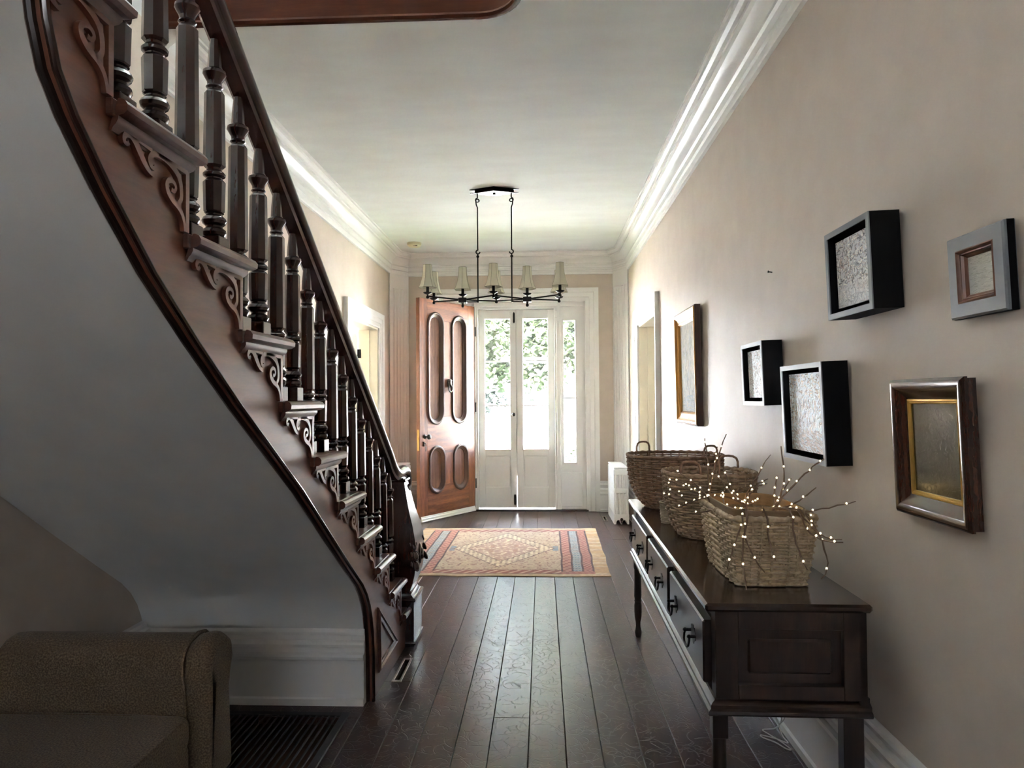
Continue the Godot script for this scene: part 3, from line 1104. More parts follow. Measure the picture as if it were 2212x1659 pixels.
	for y in [0.35, 1.3, 2.25]:
		b = MB.new()
		b.tube([Vector3(-0.006, y - 0.06, 0.004), Vector3(-0.006, y + 0.06, 0.004)], 0.009, 8)
		part(b.flip_x(W), "hinge", M.iron, d, 30)


# ---------- staircase ----------

const LEAN := -0.015     # the flight runs very slightly askew to the hall
const RISE := 0.1955
const GOING := 0.279


func stair_x(z: float, off: float) -> float:
	return -0.80 + LEAN * (z + 3.226) + off


func nosing(k: int) -> Vector2:   # (z, y) of the front edge of tread k
	return Vector2(-3.83 + GOING * k, 0.42 + RISE * k)


func staircase() -> void:
	var st := thing("staircase", "dark mahogany staircase with scroll brackets, turned balusters and moulded handrail", "staircase")
	var b: MB
	var first := -1
	var last := 9
	# side boards: stepped above, sweeping edge below
	var under := [Vector2(-3.226, 0.0), Vector2(-3.222, 0.20), Vector2(-3.205, 0.33), Vector2(-3.183, 0.40), Vector2(-3.15, 0.465), Vector2(-3.10, 0.53), Vector2(-3.03, 0.592), Vector2(-2.848, 0.716), Vector2(-2.60, 0.888), Vector2(-2.301, 1.098), Vector2(-1.845, 1.383), Vector2(-1.613, 1.540), Vector2(-1.432, 1.673), Vector2(-1.285, 1.806), Vector2(-1.187, 1.909), Vector2(-1.143, 1.971), Vector2(-1.118, 2.045), Vector2(-1.105, 2.12)]
	var poly := PackedVector2Array()
	for p in under:
		poly.append(p)
	for k in range(last, first - 1, -1):
		var n := nosing(k)
		poly.append(Vector2(n.x + GOING + 0.030 if k < last else -1.105, n.y - 0.03))
		poly.append(Vector2(n.x + 0.030, n.y - 0.03))
	poly.append(Vector2(nosing(first).x + 0.030, 0.0))
	var axes := Basis(Vector3(LEAN, 0, 1), Vector3.UP, Vector3(-1, 0, 0))
	var side := Transform3D(axes, Vector3(-0.80 + LEAN * 3.226, 0, 0))
	b = MB.new()
	b.prism(poly, 0.035, side)
	part(b, "string_board", M.mahogany, st, 0)
	# round bead along the lower edge
	var line := []
	for p in under:
		line.append(Vector3(stair_x(p.x, 0.004), p.y, p.x))
	b = MB.new()
	b.tube(line, 0.008, 8)
	part(b, "edge_bead", M.mahogany_dark_shaded, st, 40)
	line = []
	for p in under:
		line.append(Vector3(stair_x(p.x, -0.022), p.y + 0.001, p.x + 0.001))
	b = MB.new()
	b.tube(line, 0.009, 8)
	part(b, "edge_strip", M.oak_dark, st, 40)
	# sunk triangular panel low on the side board
	b = MB.new()
	var tri_ := [Vector2(-3.325, 0.385), Vector2(-3.335, 0.105), Vector2(-3.70, 0.115)]
	for inset in 2:
		var c: Vector2 = (tri_[0] + tri_[1] + tri_[2]) / 3.0
		var ring := []
		for p in tri_:
			var q: Vector2 = c + (p - c) * (1.0 - 0.2 * inset)
			ring.append(Vector3(stair_x(q.x, 0.0), q.y, q.x))
		var prof := [Vector2(-0.012, 0), Vector2(-0.010, 0.008), Vector2(0, 0.014 - 0.004 * inset), Vector2(0.010, 0.008), Vector2(0.012, 0)]
		b.sweep(prof, ring, Vector3.RIGHT, false, true)
	part(b, "corner_panel", M.mahogany_tread, st, 30)
	# sloping plaster underside
	b = MB.new()
	for i in under.size() - 1:
		var p: Vector2 = under[i]
		var q: Vector2 = under[i + 1]
		if i < 3:
			p.x -= 0.002
		var pr := Vector3(stair_x(p.x, -0.030), p.y, p.x)
		var qr := Vector3(stair_x(q.x, -0.030), q.y, q.x)
		var pl := Vector3(WALL_L, p.y, p.x)
		var ql := Vector3(WALL_L, q.y, q.x)
		b.quad(pr, pl, ql, qr)
		var back := Vector3(0, 0.012, -0.02)
		b.quad(pl + back, pr + back, qr + back, ql + back)
	part(b, "soffit", M.plaster, st, 60)
	# treads, risers, brackets
	for k in range(first, last + 1):
		var n := nosing(k)
		var xe := stair_x(n.x, 0.008)
		b = MB.new()
		b.box(Vector3((xe + WALL_L) / 2, n.y - 0.018, n.x + 0.02 + (GOING + 0.02) / 2), Vector3(xe - WALL_L, 0.034, GOING + 0.02), 0.002)
		var prof := [Vector2(-0.01, 0), Vector2(-0.016, 0.0), Vector2(-0.024, -0.004), Vector2(-0.029, -0.012), Vector2(-0.028, -0.024), Vector2(-0.020, -0.031), Vector2(-0.010, -0.033), Vector2(-0.010, -0.040), Vector2(-0.006, -0.048), Vector2(0.000, -0.054), Vector2(0.004, -0.062), Vector2(0.010, -0.062)]
		b.sweep(prof, [Vector3(stair_x(n.x + GOING + 0.03, 0.008), n.y, n.x + GOING + 0.03), Vector3(xe, n.y, n.x + 0.028), Vector3(WALL_L, n.y, n.x + 0.028)], Vector3.UP)
		part(b, "tread", M.mahogany_tread, st, 35)
		b = MB.new()
		var below := n.y - RISE - 0.03 if k > first else 0.0
		b.box(Vector3((stair_x(n.x, -0.035) + WALL_L) / 2, (n.y - 0.03 + below) / 2, n.x + 0.04), Vector3(stair_x(n.x, -0.035) - WALL_L, n.y - 0.03 - below, 0.02), 0.001)
		part(b, "riser", M.mahogany_tread, st, 0)
	# landing where the flight turns, above the picture
	b = MB.new()
	span(b, Vector3(WALL_L, 2.13, -1.10), Vector3(stair_x(-1.0, -0.03), 2.370, 0.3))
	part(b, "landing", M.plaster, st, 0)
	var bracket := scroll_bracket()
	for k in range(first + 1, last + 1):
		var n := nosing(k)
		var xf := Transform3D(Basis(Vector3(LEAN, 0, 1), Vector3.UP, Vector3(-1, 0, 0)), Vector3(stair_x(n.x, 0.010), n.y - 0.058, n.x + 0.030))
		put(bracket, "bracket", M.mahogany, st, xf)
	# balusters, two to a tread
	var kinds := [baluster(0.585), baluster(0.685)]
	for k in range(first + 1, last + 1):
		var n := nosing(k)
		for j in 2:
			var z := n.x + 0.068 + 0.1395 * j
			put(kinds[j], "baluster", M.mahogany_dark_shaded, st, Transform3D(Basis(Vector3.UP, LEAN), Vector3(stair_x(z, -0.052), n.y, z)))
	# handrail with its scroll
	var rail := []
	for z in [-0.95, -1.2, -1.5, -2.0, -2.5, -3.0, -3.4, -3.6, -3.70]:
		rail.append(Vector2(z, nosing_line(z) + 0.583))
	for p in [Vector2(-3.77, 1.036), Vector2(-3.83, 1.002), Vector2(-3.89, 0.982), Vector2(-3.96, 0.976), Vector2(-4.03, 0.980), Vector2(-4.09, 0.978), Vector2(-4.135, 0.960), Vector2(-4.160, 0.925), Vector2(-4.155, 0.890), Vector2(-4.130, 0.868), Vector2(-4.105, 0.872), Vector2(-4.095, 0.895)]:
		rail.append(p)
	var rp := []
	for p in rail:
		rp.append(Vector3(stair_x(p.x, -0.046), p.y, p.x))
	var rprof := [Vector2(-0.020, -0.034), Vector2(0.020, -0.034), Vector2(0.024, -0.020), Vector2(0.036, -0.012), Vector2(0.041, 0.004), Vector2(0.036, 0.020), Vector2(0.020, 0.032), Vector2(0.0, 0.036), Vector2(-0.020, 0.032), Vector2(-0.036, 0.020), Vector2(-0.041, 0.004), Vector2(-0.036, -0.012), Vector2(-0.024, -0.020)]
	var slim := []
	for q in rprof:
		slim.append(q)
	b = MB.new()
	b.sweep(slim, rp, Vector3.RIGHT, true)
	part(b, "handrail", M.mahogany_dark_shaded, st, 40)
	newel(st)


func nosing_line(z: float) -> float:
	return 0.42 + RISE / GOING * (z + 3.83)


func scroll_bracket() -> ArrayMesh:
	# drawn in picture units over the photograph's bracket: x leftwards is up the flight, y downwards
	var b := MB.new()
	var to := func(p: Vector2) -> Vector2: return Vector2((755.0 - p.x) / 430.0 * 0.255, -(p.y - 870.0) / 420.0 * 0.137)
	var strands := [
		[[[738, 860], [738, 1000], [738, 1150], [738, 1290]], [36, 36, 34, 34]],
		[[[722, 1290], [716, 1235], [700, 1180], [672, 1140], [632, 1112], [603, 1075], [594, 1032], [604, 998], [628, 984], [650, 1000], [654, 1028], [642, 1050], [624, 1046]], [22, 24, 28, 32, 34, 34, 30, 26, 24, 22, 20, 20, 24]],
		[[[664, 1130], [690, 1085], [694, 1030], [688, 970], [668, 920], [630, 884], [578, 862], [530, 866], [497, 892], [484, 930], [492, 964], [512, 972], [520, 956]], [24, 30, 32, 34, 36, 36, 34, 32, 30, 28, 24, 22, 24]],
		[[[540, 860], [620, 858], [690, 866], [740, 868]], [26, 26, 26, 26]],
		[[[505, 1022], [476, 1000], [450, 965], [424, 915], [398, 870], [372, 850], [350, 860], [338, 885], [340, 912], [356, 916], [364, 900]], [14, 28, 36, 40, 38, 34, 30, 26, 22, 20, 22]],
		[[[372, 846], [430, 850], [500, 858]], [24, 24, 26]],
	]
	for s in strands:
		var path := []
		for q in s[0]:
			path.append(to.call(Vector2(q[0], q[1])))
		var w := []
		for q in s[1]:
			w.append(q * 0.00044)
		# finer points along the curve
		var fine := []
		var fw := []
		for i in path.size() - 1:
			var p0: Vector2 = path[maxi(i - 1, 0)]
			var p3: Vector2 = path[mini(i + 2, path.size() - 1)]
			for k in 3:
				fine.append((path[i] as Vector2).cubic_interpolate(path[i + 1], p0, p3, k / 3.0))
				fw.append(lerpf(w[i], w[i + 1], k / 3.0))
		fine.append(path[-1])
		fw.append(w[-1])
		b.ribbon(fine, fw, 0.016)
	return b.mesh(25)


func baluster(l: float) -> ArrayMesh:
	var b := MB.new()
	b.box(Vector3(0, 0.024, 0), Vector3(0.056, 0.048, 0.056), 0.002)
	b.lathe([Vector2(0.024, 0.048), Vector2(0.028, 0.052), Vector2(0.031, 0.060), Vector2(0.029, 0.068), Vector2(0.021, 0.073), Vector2(0.022, 0.078), Vector2(0.029, 0.084), Vector2(0.032, 0.092), Vector2(0.028, 0.100), Vector2(0.021, 0.106), Vector2(0.021, 0.110), Vector2(0.025, 0.113)], 16)
	b.lathe([Vector2(0.0, 0.112), Vector2(0.022, 0.112), Vector2(0.0265, 0.118), Vector2(0.0285, 0.196), Vector2(0.022, 0.204), Vector2(0.0, 0.205)], 8, Transform3D(), PI / 8)
	b.lathe([Vector2(0.019, 0.202), Vector2(0.020, 0.207), Vector2(0.028, 0.212), Vector2(0.029, 0.218), Vector2(0.024, 0.224), Vector2(0.019, 0.228), Vector2(0.021, 0.234)], 16)
	b.lathe([Vector2(0.0, 0.232), Vector2(0.022, 0.233), Vector2(0.0285, 0.240), Vector2(0.0255, l - 0.150), Vector2(0.020, l - 0.142), Vector2(0, l - 0.141)], 8, Transform3D(), PI / 8)
	b.lathe([Vector2(0.018, l - 0.145), Vector2(0.018, l - 0.138), Vector2(0.022, l - 0.133), Vector2(0.018, l - 0.127), Vector2(0.019, l - 0.118), Vector2(0.026, l - 0.106), Vector2(0.030, l - 0.098), Vector2(0.029, l - 0.090), Vector2(0.022, l - 0.086), Vector2(0.018, l - 0.082)], 16)
	b.lathe([Vector2(0.018, l - 0.084), Vector2(0.0165, l - 0.05), Vector2(0.012, l - 0.004), Vector2(0.0, l - 0.003)], 8, Transform3D(), PI / 8)
	return b.mesh(28)


func newel(st: Node3D) -> void:
	# big square post whose sides swell out like a lyre
	var prof := [Vector2(0.0, 0.952), Vector2(0.050, 0.950), Vector2(0.058, 0.936), Vector2(0.064, 0.90), Vector2(0.074, 0.847), Vector2(0.094, 0.758), Vector2(0.120, 0.675), Vector2(0.136, 0.60), Vector2(0.141, 0.53), Vector2(0.140, 0.46), Vector2(0.132, 0.402), Vector2(0.118, 0.352), Vector2(0.104, 0.318), Vector2(0.098, 0.300), Vector2(0.104, 0.290), Vector2(0.122, 0.272), Vector2(0.126, 0.250), Vector2(0.126, 0.0), Vector2(0.0, 0.0)]
	prof.reverse()
	var wide := []
	for p in prof:
		wide.append(Vector2(p.x * sqrt(2.0), p.y))
	var b := MB.new()
	b.lathe(wide, 4, Transform3D(), PI / 4)
	var n := part(b, "newel_post", M.mahogany_dark_shaded, st, 40, Transform3D(Basis(), Vector3(-0.866, 0, -4.066)))
	# mouldings round the foot and the waist
	for m in [[0.262, 0.126, 0.012], [0.298, 0.100, 0.010], [0.93, 0.060, 0.010], [0.02, 0.126, 0.012]]:
		var y: float = m[0]
		var h: float = m[1]
		var r: float = m[2]
		var ring := [Vector3(h, y, h), Vector3(h, y, -h), Vector3(-h, y, -h), Vector3(-h, y, h)]
		var circle := []
		for k in 8:
			circle.append(Vector2(cos(TAU * k / 8.0), sin(TAU * k / 8.0)) * r)
		b = MB.new()
		b.sweep(circle, ring, Vector3.UP, false, true)
		part(b, "collar", M.mahogany_dark_shaded, n, 40)
	# carved leaves climbing the corners
	for c in [[1, 1], [1, -1], [-1, 1]]:
		b = MB.new()
		for i in 5:
			var y := 0.46 + i * 0.055
			var h := 0.143 - 0.0035 * i * i
			var s := 1.0 - 0.12 * i
			var base := Vector3(c[0] * h, y, c[1] * h)
			var xf := Transform3D(Basis(Vector3(0, 1, 0), atan2(float(c[0]), float(c[1]))) * Basis(Vector3.RIGHT, -0.5), base)
			b.sphere(Vector3(0, 0, 0), Vector3(0.022, 0.034, 0.012) * s, 10, 6, xf)
			b.sphere(Vector3(0.018, 0.012, -0.004), Vector3(0.012, 0.020, 0.009) * s, 8, 5, xf)
			b.sphere(Vector3(-0.018, 0.012, -0.004), Vector3(0.012, 0.020, 0.009) * s, 8, 5, xf)
		part(b, "carved_leaf", M.mahogany_dark_shaded, n, 50)
	# oval rosette on the hall side
	b = MB.new()
	b.sphere(Vector3(0.140, 0.50, 0), Vector3(0.014, 0.060, 0.045), 16, 8)
	b.sphere(Vector3(0.150, 0.50, 0), Vector3(0.012, 0.035, 0.024), 12, 8)
	part(b, "rosette", M.mahogany_dark_shaded, n, 40)


# ---------- radiators ----------

func radiators() -> void:
	var b: MB
	for s in 2:
		var at := Vector3(0.865, 0, -8.13) if s == 0 else Vector3(-1.70, 0, -8.10)
		var r := thing("radiator", "white cast-iron column radiator standing by the right-hand fluted pilaster" if s == 0 else "white cast-iron column radiator half hidden behind the open wooden door", "radiator", at)
		var count := 9
		var w := 0.165
		var h := 0.62
		var sec_mesh := radiator_section(w, h)
		for i in count:
			put(sec_mesh, "section", M.radiator_paint, r, Transform3D(Basis(), Vector3(0, 0, 0.31 - i * 0.0775)))
		b = MB.new()
		b.box(Vector3(0, h + 0.004, 0), Vector3(w - 0.004, 0.018, 0.69), 0.007)
		part(b, "top_cap", M.radiator_paint, r, 0)
		b = MB.new()
		b.sphere(Vector3(0, 0.055, 0.352), Vector3(0.016, 0.018, 0.008), 10, 6)
		b.tube([Vector3(0, 0.012, 0.352), Vector3(0, 0.055, 0.352)], 0.006, 6)
		part(b, "trefoil", M.pewter, r, 40)


func radiator_section(w: float, h: float) -> ArrayMesh:
	# a front plate with slots between three columns
	var b := MB.new()
	var poly := PackedVector2Array()
	# arched openings between the feet
	var out := [Vector2(-w / 2, 0)]
	for sx in [-0.034, 0.034]:
		for k in 9:
			var a := PI - PI * k / 8.0
			out.append(Vector2(sx + 0.027 * cos(a), 0.002 + 0.048 * sin(a)))
	var low := PackedVector2Array()
	for p in out:
		low.append(p)
	low.append(Vector2(w / 2, 0))
	low.append(Vector2(w / 2, 0.112))
	low.append(Vector2(-w / 2, 0.112))
	b.prism(low, 0.070, Transform3D(Basis(), Vector3(0, 0, -0.035)))
	out += [Vector2(w / 2, 0), Vector2(w / 2, h - 0.02), Vector2(w / 2 - 0.02, h), Vector2(-w / 2 + 0.02, h), Vector2(-w / 2, h - 0.02)]
	for p in out:
		poly.append(p)
	# back body
	b.prism(poly, 0.034, Transform3D(Basis(), Vector3(0, 0, -0.017)))
	# raised columns in front and behind, leaving slots
	for i in 4:
		var x := (i - 1.5) * w * 0.235
		b.box(Vector3(x, h * 0.52, 0), Vector3(w * 0.17, h * 0.80, 0.072), 0.012)
	for y in [h * 0.60, h - 0.045]:
		b.box(Vector3(0, y, 0), Vector3(w - 0.006, 0.075 if y > 0.2 else 0.105, 0.070), 0.014)
	return b.mesh(40)


# ---------- pictures on the right wall ----------

func canvas_texture(kind: int) -> ImageTexture:
	# loose brushwork: layered strokes whose colours change over the picture
	var r := RandomNumberGenerator.new()
	r.seed = 300 + kind
	var w := 192
	var h := 240
	var im := Image.create(w, h, false, Image.FORMAT_RGB8)
	var sets := [
		[Color(0.78, 0.78, 0.78), Color(0.52, 0.52, 0.53), Color(0.33, 0.32, 0.32), Color(0.70, 0.62, 0.58), Color(0.93, 0.92, 0.86)],
		[Color(0.92, 0.94, 0.94), Color(0.82, 0.82, 0.80), Color(0.46, 0.40, 0.38), Color(0.86, 0.76, 0.72), Color(0.96, 0.96, 0.95)],
		[Color(0.86, 0.90, 0.92), Color(0.70, 0.74, 0.74), Color(0.44, 0.38, 0.32), Color(0.80, 0.72, 0.62), Color(0.95, 0.96, 0.96)],
		[Color(0.74, 0.74, 0.70), Color(0.68, 0.68, 0.63), Color(0.62, 0.62, 0.57), Color(0.72, 0.73, 0.68), Color(0.80, 0.80, 0.75)],
		[Color(0.72, 0.71, 0.65), Color(0.64, 0.64, 0.58), Color(0.56, 0.57, 0.52), Color(0.66, 0.70, 0.72), Color(0.78, 0.77, 0.70)],
		[Color(0.11, 0.09, 0.07), Color(0.15, 0.12, 0.09), Color(0.085, 0.07, 0.055), Color(0.17, 0.135, 0.10), Color(0.13, 0.105, 0.08)],
	]
	var cols: Array = sets[kind]
	im.fill(cols[0])
	var strokes: int = [1300, 1300, 1500, 400, 800, 700][kind]
	for i in strokes:
		var x := r.randf() * w
		var y := r.randf() * h
		var c: Color = cols[r.randi() % 5]
		var a := r.randf() * PI
		var len_ := r.randf_range(5, 19)
		if kind == 1 and absf(x - w * 0.5) < w * 0.18 and y > h * 0.3 and y < h * 0.75:
			c = c.lerp(cols[2], 0.45)   # a darker passage in the middle
			a = PI / 2 + r.randf_range(-0.3, 0.3)
		if kind == 2:
			if y > h * 0.72:
				c = c.lerp(Color(0.62, 0.52, 0.48), 0.6)
				a = 0.5 + r.randf_range(-0.3, 0.3)
			elif absf(x - w * 0.5) < w * 0.33 and y > h * 0.32:
				a = PI / 2 + r.randf_range(-0.15, 0.15)
				if r.randf() < 0.3:
					c = c.lerp(cols[2], 0.6)
		if kind == 0 and y > h * 0.66:
			c = c.lerp(Color(0.86, 0.86, 0.86), 0.5)
		if kind == 3 or kind == 4:
			len_ *= 2.0
			a = r.randf_range(-0.35, 0.35) if kind == 3 else PI / 2 + r.randf_range(-0.6, 0.6)
			if kind == 4 and y > h * 0.82:
				a = r.randf_range(-0.1, 0.1)
				c = c.lerp(Color(0.62, 0.68, 0.70), 0.5)
		var p := Vector2(x, y)
		var d := Vector2.from_angle(a)
		for s in int(len_):
			for o in 3:
				var q := p + Vector2(-d.y, d.x) * o
				if q.x >= 0 and q.y >= 0 and q.x < w and q.y < h:
					im.set_pixel(int(q.x), int(q.y), c)
			p += d
	return ImageTexture.create_from_image(im)


func canvas_material(kind: int, rough: float, relief: float) -> StandardMaterial3D:
	var m := plain("canvas_%d" % kind, Color.WHITE, rough)
	var t := canvas_texture(kind)
	m.albedo_texture = t
	var n: Image = t.get_image().duplicate()
	n.convert(Image.FORMAT_RGBA8)
	n.bump_map_to_normal_map(3.0)
	m.normal_enabled = true
	m.normal_texture = ImageTexture.create_from_image(n)
	m.normal_scale = relief
	m.texture_repeat = false
	return m


# frame hung on the right wall: local x runs towards the far end of the hall, y up, z out of the wall
func hang(label: String, z_near: float, z_far: float, y0: float, y1: float, tilt: float) -> Array:
	var w := absf(z_far - z_near)
	var h := y1 - y0
	var o := thing("framed_painting", label, "painting", Vector3(WALL_R - 0.002, y0, (z_near + z_far) / 2))
	# +z of the frame looks to -x; +x of the frame looks to... the near end
	o.basis = Basis(Vector3(0, 0, 1), Vector3.UP, Vector3(-1, 0, 0)) * Basis(Vector3.RIGHT, tilt)
	return [o, w, h]


# mitred border: closed sweep round a rectangle; profile x goes outwards from the sight edge, y out of the wall
func border(b: MB, w: float, h: float, profile: Array) -> void:
	var hw := w / 2
	var ring := [Vector3(-hw, 0, 0), Vector3(-hw, h, 0), Vector3(hw, h, 0), Vector3(hw, 0, 0)]
	b.sweep(profile, ring, Vector3(0, 0, 1), false, true)


func canvas(o: Node3D, w: float, h: float, inset: float, z: float, m: Material) -> void:
	var b := MB.new()
	var a := Vector3(-w / 2 + inset, inset, z)
	var c := Vector3(w / 2 - inset, h - inset, z)
	b.quad_uv(Vector3(a.x, a.y, z), Vector3(c.x, a.y, z), Vector3(c.x, c.y, z), Vector3(a.x, c.y, z), Vector2(0, 1), Vector2(1, 1), Vector2(1, 0), Vector2(0, 0))
	var t := Vector3(0, 0, -0.012)
	for e in [[Vector3(a.x, a.y, z), Vector3(c.x, a.y, z)], [Vector3(c.x, a.y, z), Vector3(c.x, c.y, z)], [Vector3(c.x, c.y, z), Vector3(a.x, c.y, z)], [Vector3(a.x, c.y, z), Vector3(a.x, a.y, z)]]:
		b.quad_uv(e[0] + t, e[1] + t, e[1], e[0], Vector2(0.02, 0.02), Vector2(0.04, 0.02), Vector2(0.04, 0.04), Vector2(0.02, 0.04))
	part(b, "canvas", m, o, 0)


func pictures() -> void:
	var b: MB
	# three deep black boxes with grey-edged fronts, canvases set back inside
	var boxes := [
		["deep black box frame hung high with a stormy grey impasto painting", -2.052, -2.365, 1.658, 1.943, 0],
		["smallest deep black box frame, holding a speckled white impasto painting", -3.056, -3.366, 1.367, 1.650, 1],
		["large deep black box frame above the light-up twigs, pale woodland impasto painting", -2.406, -2.812, 1.166, 1.524, 2],
	]
	for q in boxes:
		var r := hang(q[0], q[1], q[2], q[3], q[4], 0.034)
		var o: Node3D = r[0]
		var w: float = r[1]
		var h: float = r[2]
		var deep := 0.090
		b = MB.new()
		border(b, w, h, [Vector2(0, 0), Vector2(0, deep - 0.004), Vector2(-0.010, deep - 0.004), Vector2(-0.010, 0.012), Vector2(-0.03, 0.012), Vector2(-0.03, 0)])
		part(b, "box", M.frame_black, o, 0)
		b = MB.new()
		border(b, w, h, [Vector2(0, deep - 0.004), Vector2(0, deep), Vector2(-0.018, deep), Vector2(-0.018, deep - 0.004)])
		part(b, "front_edge", M.frame_slate, o, 0)
		b = MB.new()
		b.box(Vector3(0, h / 2, 0.006), Vector3(w - 0.012, h - 0.012, 0.010))
		part(b, "backing", M.frame_black, o, 0)
		canvas(o, w, h, 0.034, deep - 0.022, canvas_material(q[5], 0.42, 0.9))
	# small wide grey frame
	var r := hang("small painting in a wide slate-grey frame with a copper inner slip", -1.566, -1.778, 1.590, 1.789, 0.040)
	var o: Node3D = r[0]
	b = MB.new()
	border(b, r[1], r[2], [Vector2(0, 0), Vector2(0, 0.024), Vector2(-0.004, 0.028), Vector2(-0.036, 0.028), Vector2(-0.036, 0)])
	part(b, "frame", M.frame_slate, o, 0)
	b = MB.new()
	border(b, r[1], r[2], [Vector2(0.001, 0.002), Vector2(0.001, 0.018), Vector2(-0.002, 0.018), Vector2(-0.002, 0.002)])
	part(b, "back_edge", M.frame_black, o, 0)
	b = MB.new()
	border(b, r[1], r[2], [Vector2(-0.035, 0.004), Vector2(-0.035, 0.028), Vector2(-0.038, 0.030), Vector2(-0.041, 0.027), Vector2(-0.043, 0.023), Vector2(-0.046, 0.022), Vector2(-0.049, 0.016), Vector2(-0.054, 0.012), Vector2(-0.056, 0.004)])
	part(b, "inner_slip", M.frame_copper, o, 20)
	canvas(o, r[1], r[2], 0.054, 0.010, canvas_material(3, 0.4, 0.35))
	# glossy dark painting in a heavy walnut frame
	r = hang("dark glossy varnished painting in a heavy walnut frame with gilt slip", -1.708, -2.052, 1.076, 1.444, 0.034)
	o = r[0]
	b = MB.new()
	border(b, r[1], r[2], [Vector2(0.0, 0.0), Vector2(0.0, 0.020), Vector2(0.004, 0.022), Vector2(0.004, 0.030), Vector2(-0.004, 0.036), Vector2(-0.012, 0.037), Vector2(-0.022, 0.033), Vector2(-0.034, 0.025), Vector2(-0.046, 0.016), Vector2(-0.054, 0.012), Vector2(-0.056, 0.0)])
	part(b, "frame", M.frame_walnut, o, 35)
	b = MB.new()
	border(b, r[1], r[2], [Vector2(-0.052, 0.004), Vector2(-0.052, 0.015), Vector2(-0.056, 0.016), Vector2(-0.059, 0.013), Vector2(-0.061, 0.014), Vector2(-0.064, 0.011), Vector2(-0.064, 0.004)])
	part(b, "gilt_slip", M.gilt, o, 20)
	canvas(o, r[1], r[2], 0.063, 0.008, canvas_material(5, 0.14, 0.45))
	b = MB.new()
	b.box(Vector3(0, r[2] / 2, 0.003), Vector3(r[1] - 0.02, r[2] - 0.02, 0.006))
	part(b, "backing", M.frame_black, o, 0)
	# tall gold frame further along
	r = hang("tall painting in a carved gold frame with dark wooden sides and a nameplate", -4.585, -5.285, 1.213, 2.016, 0.016)
	o = r[0]
	b = MB.new()
	border(b, r[1], r[2], [Vector2(0, 0), Vector2(0, 0.036), Vector2(-0.004, 0.040), Vector2(-0.014, 0.040), Vector2(-0.014, 0)])
	part(b, "outer_edge", M.frame_gold_side, o, 0)
	b = MB.new()
	border(b, r[1], r[2], [Vector2(-0.006, 0.01), Vector2(-0.006, 0.040), Vector2(-0.014, 0.046), Vector2(-0.026, 0.045), Vector2(-0.036, 0.036), Vector2(-0.050, 0.026), Vector2(-0.066, 0.022), Vector2(-0.074, 0.026), Vector2(-0.080, 0.022), Vector2(-0.088, 0.014), Vector2(-0.092, 0.01)])
	part(b, "frame", M.frame_gold, o, 35)
	canvas(o, r[1], r[2], 0.088, 0.012, canvas_material(4, 0.75, 0.5))
	b = MB.new()
	b.box(Vector3(-0.02, 0.045, 0.031), Vector3(0.10, 0.024, 0.004), 0.001, Transform3D(Basis(Vector3.RIGHT, -0.4), Vector3(0, -0.004, 0.016)))
	part(b, "nameplate", M.pewter, o, 0)


# ---------- sideboard ----------

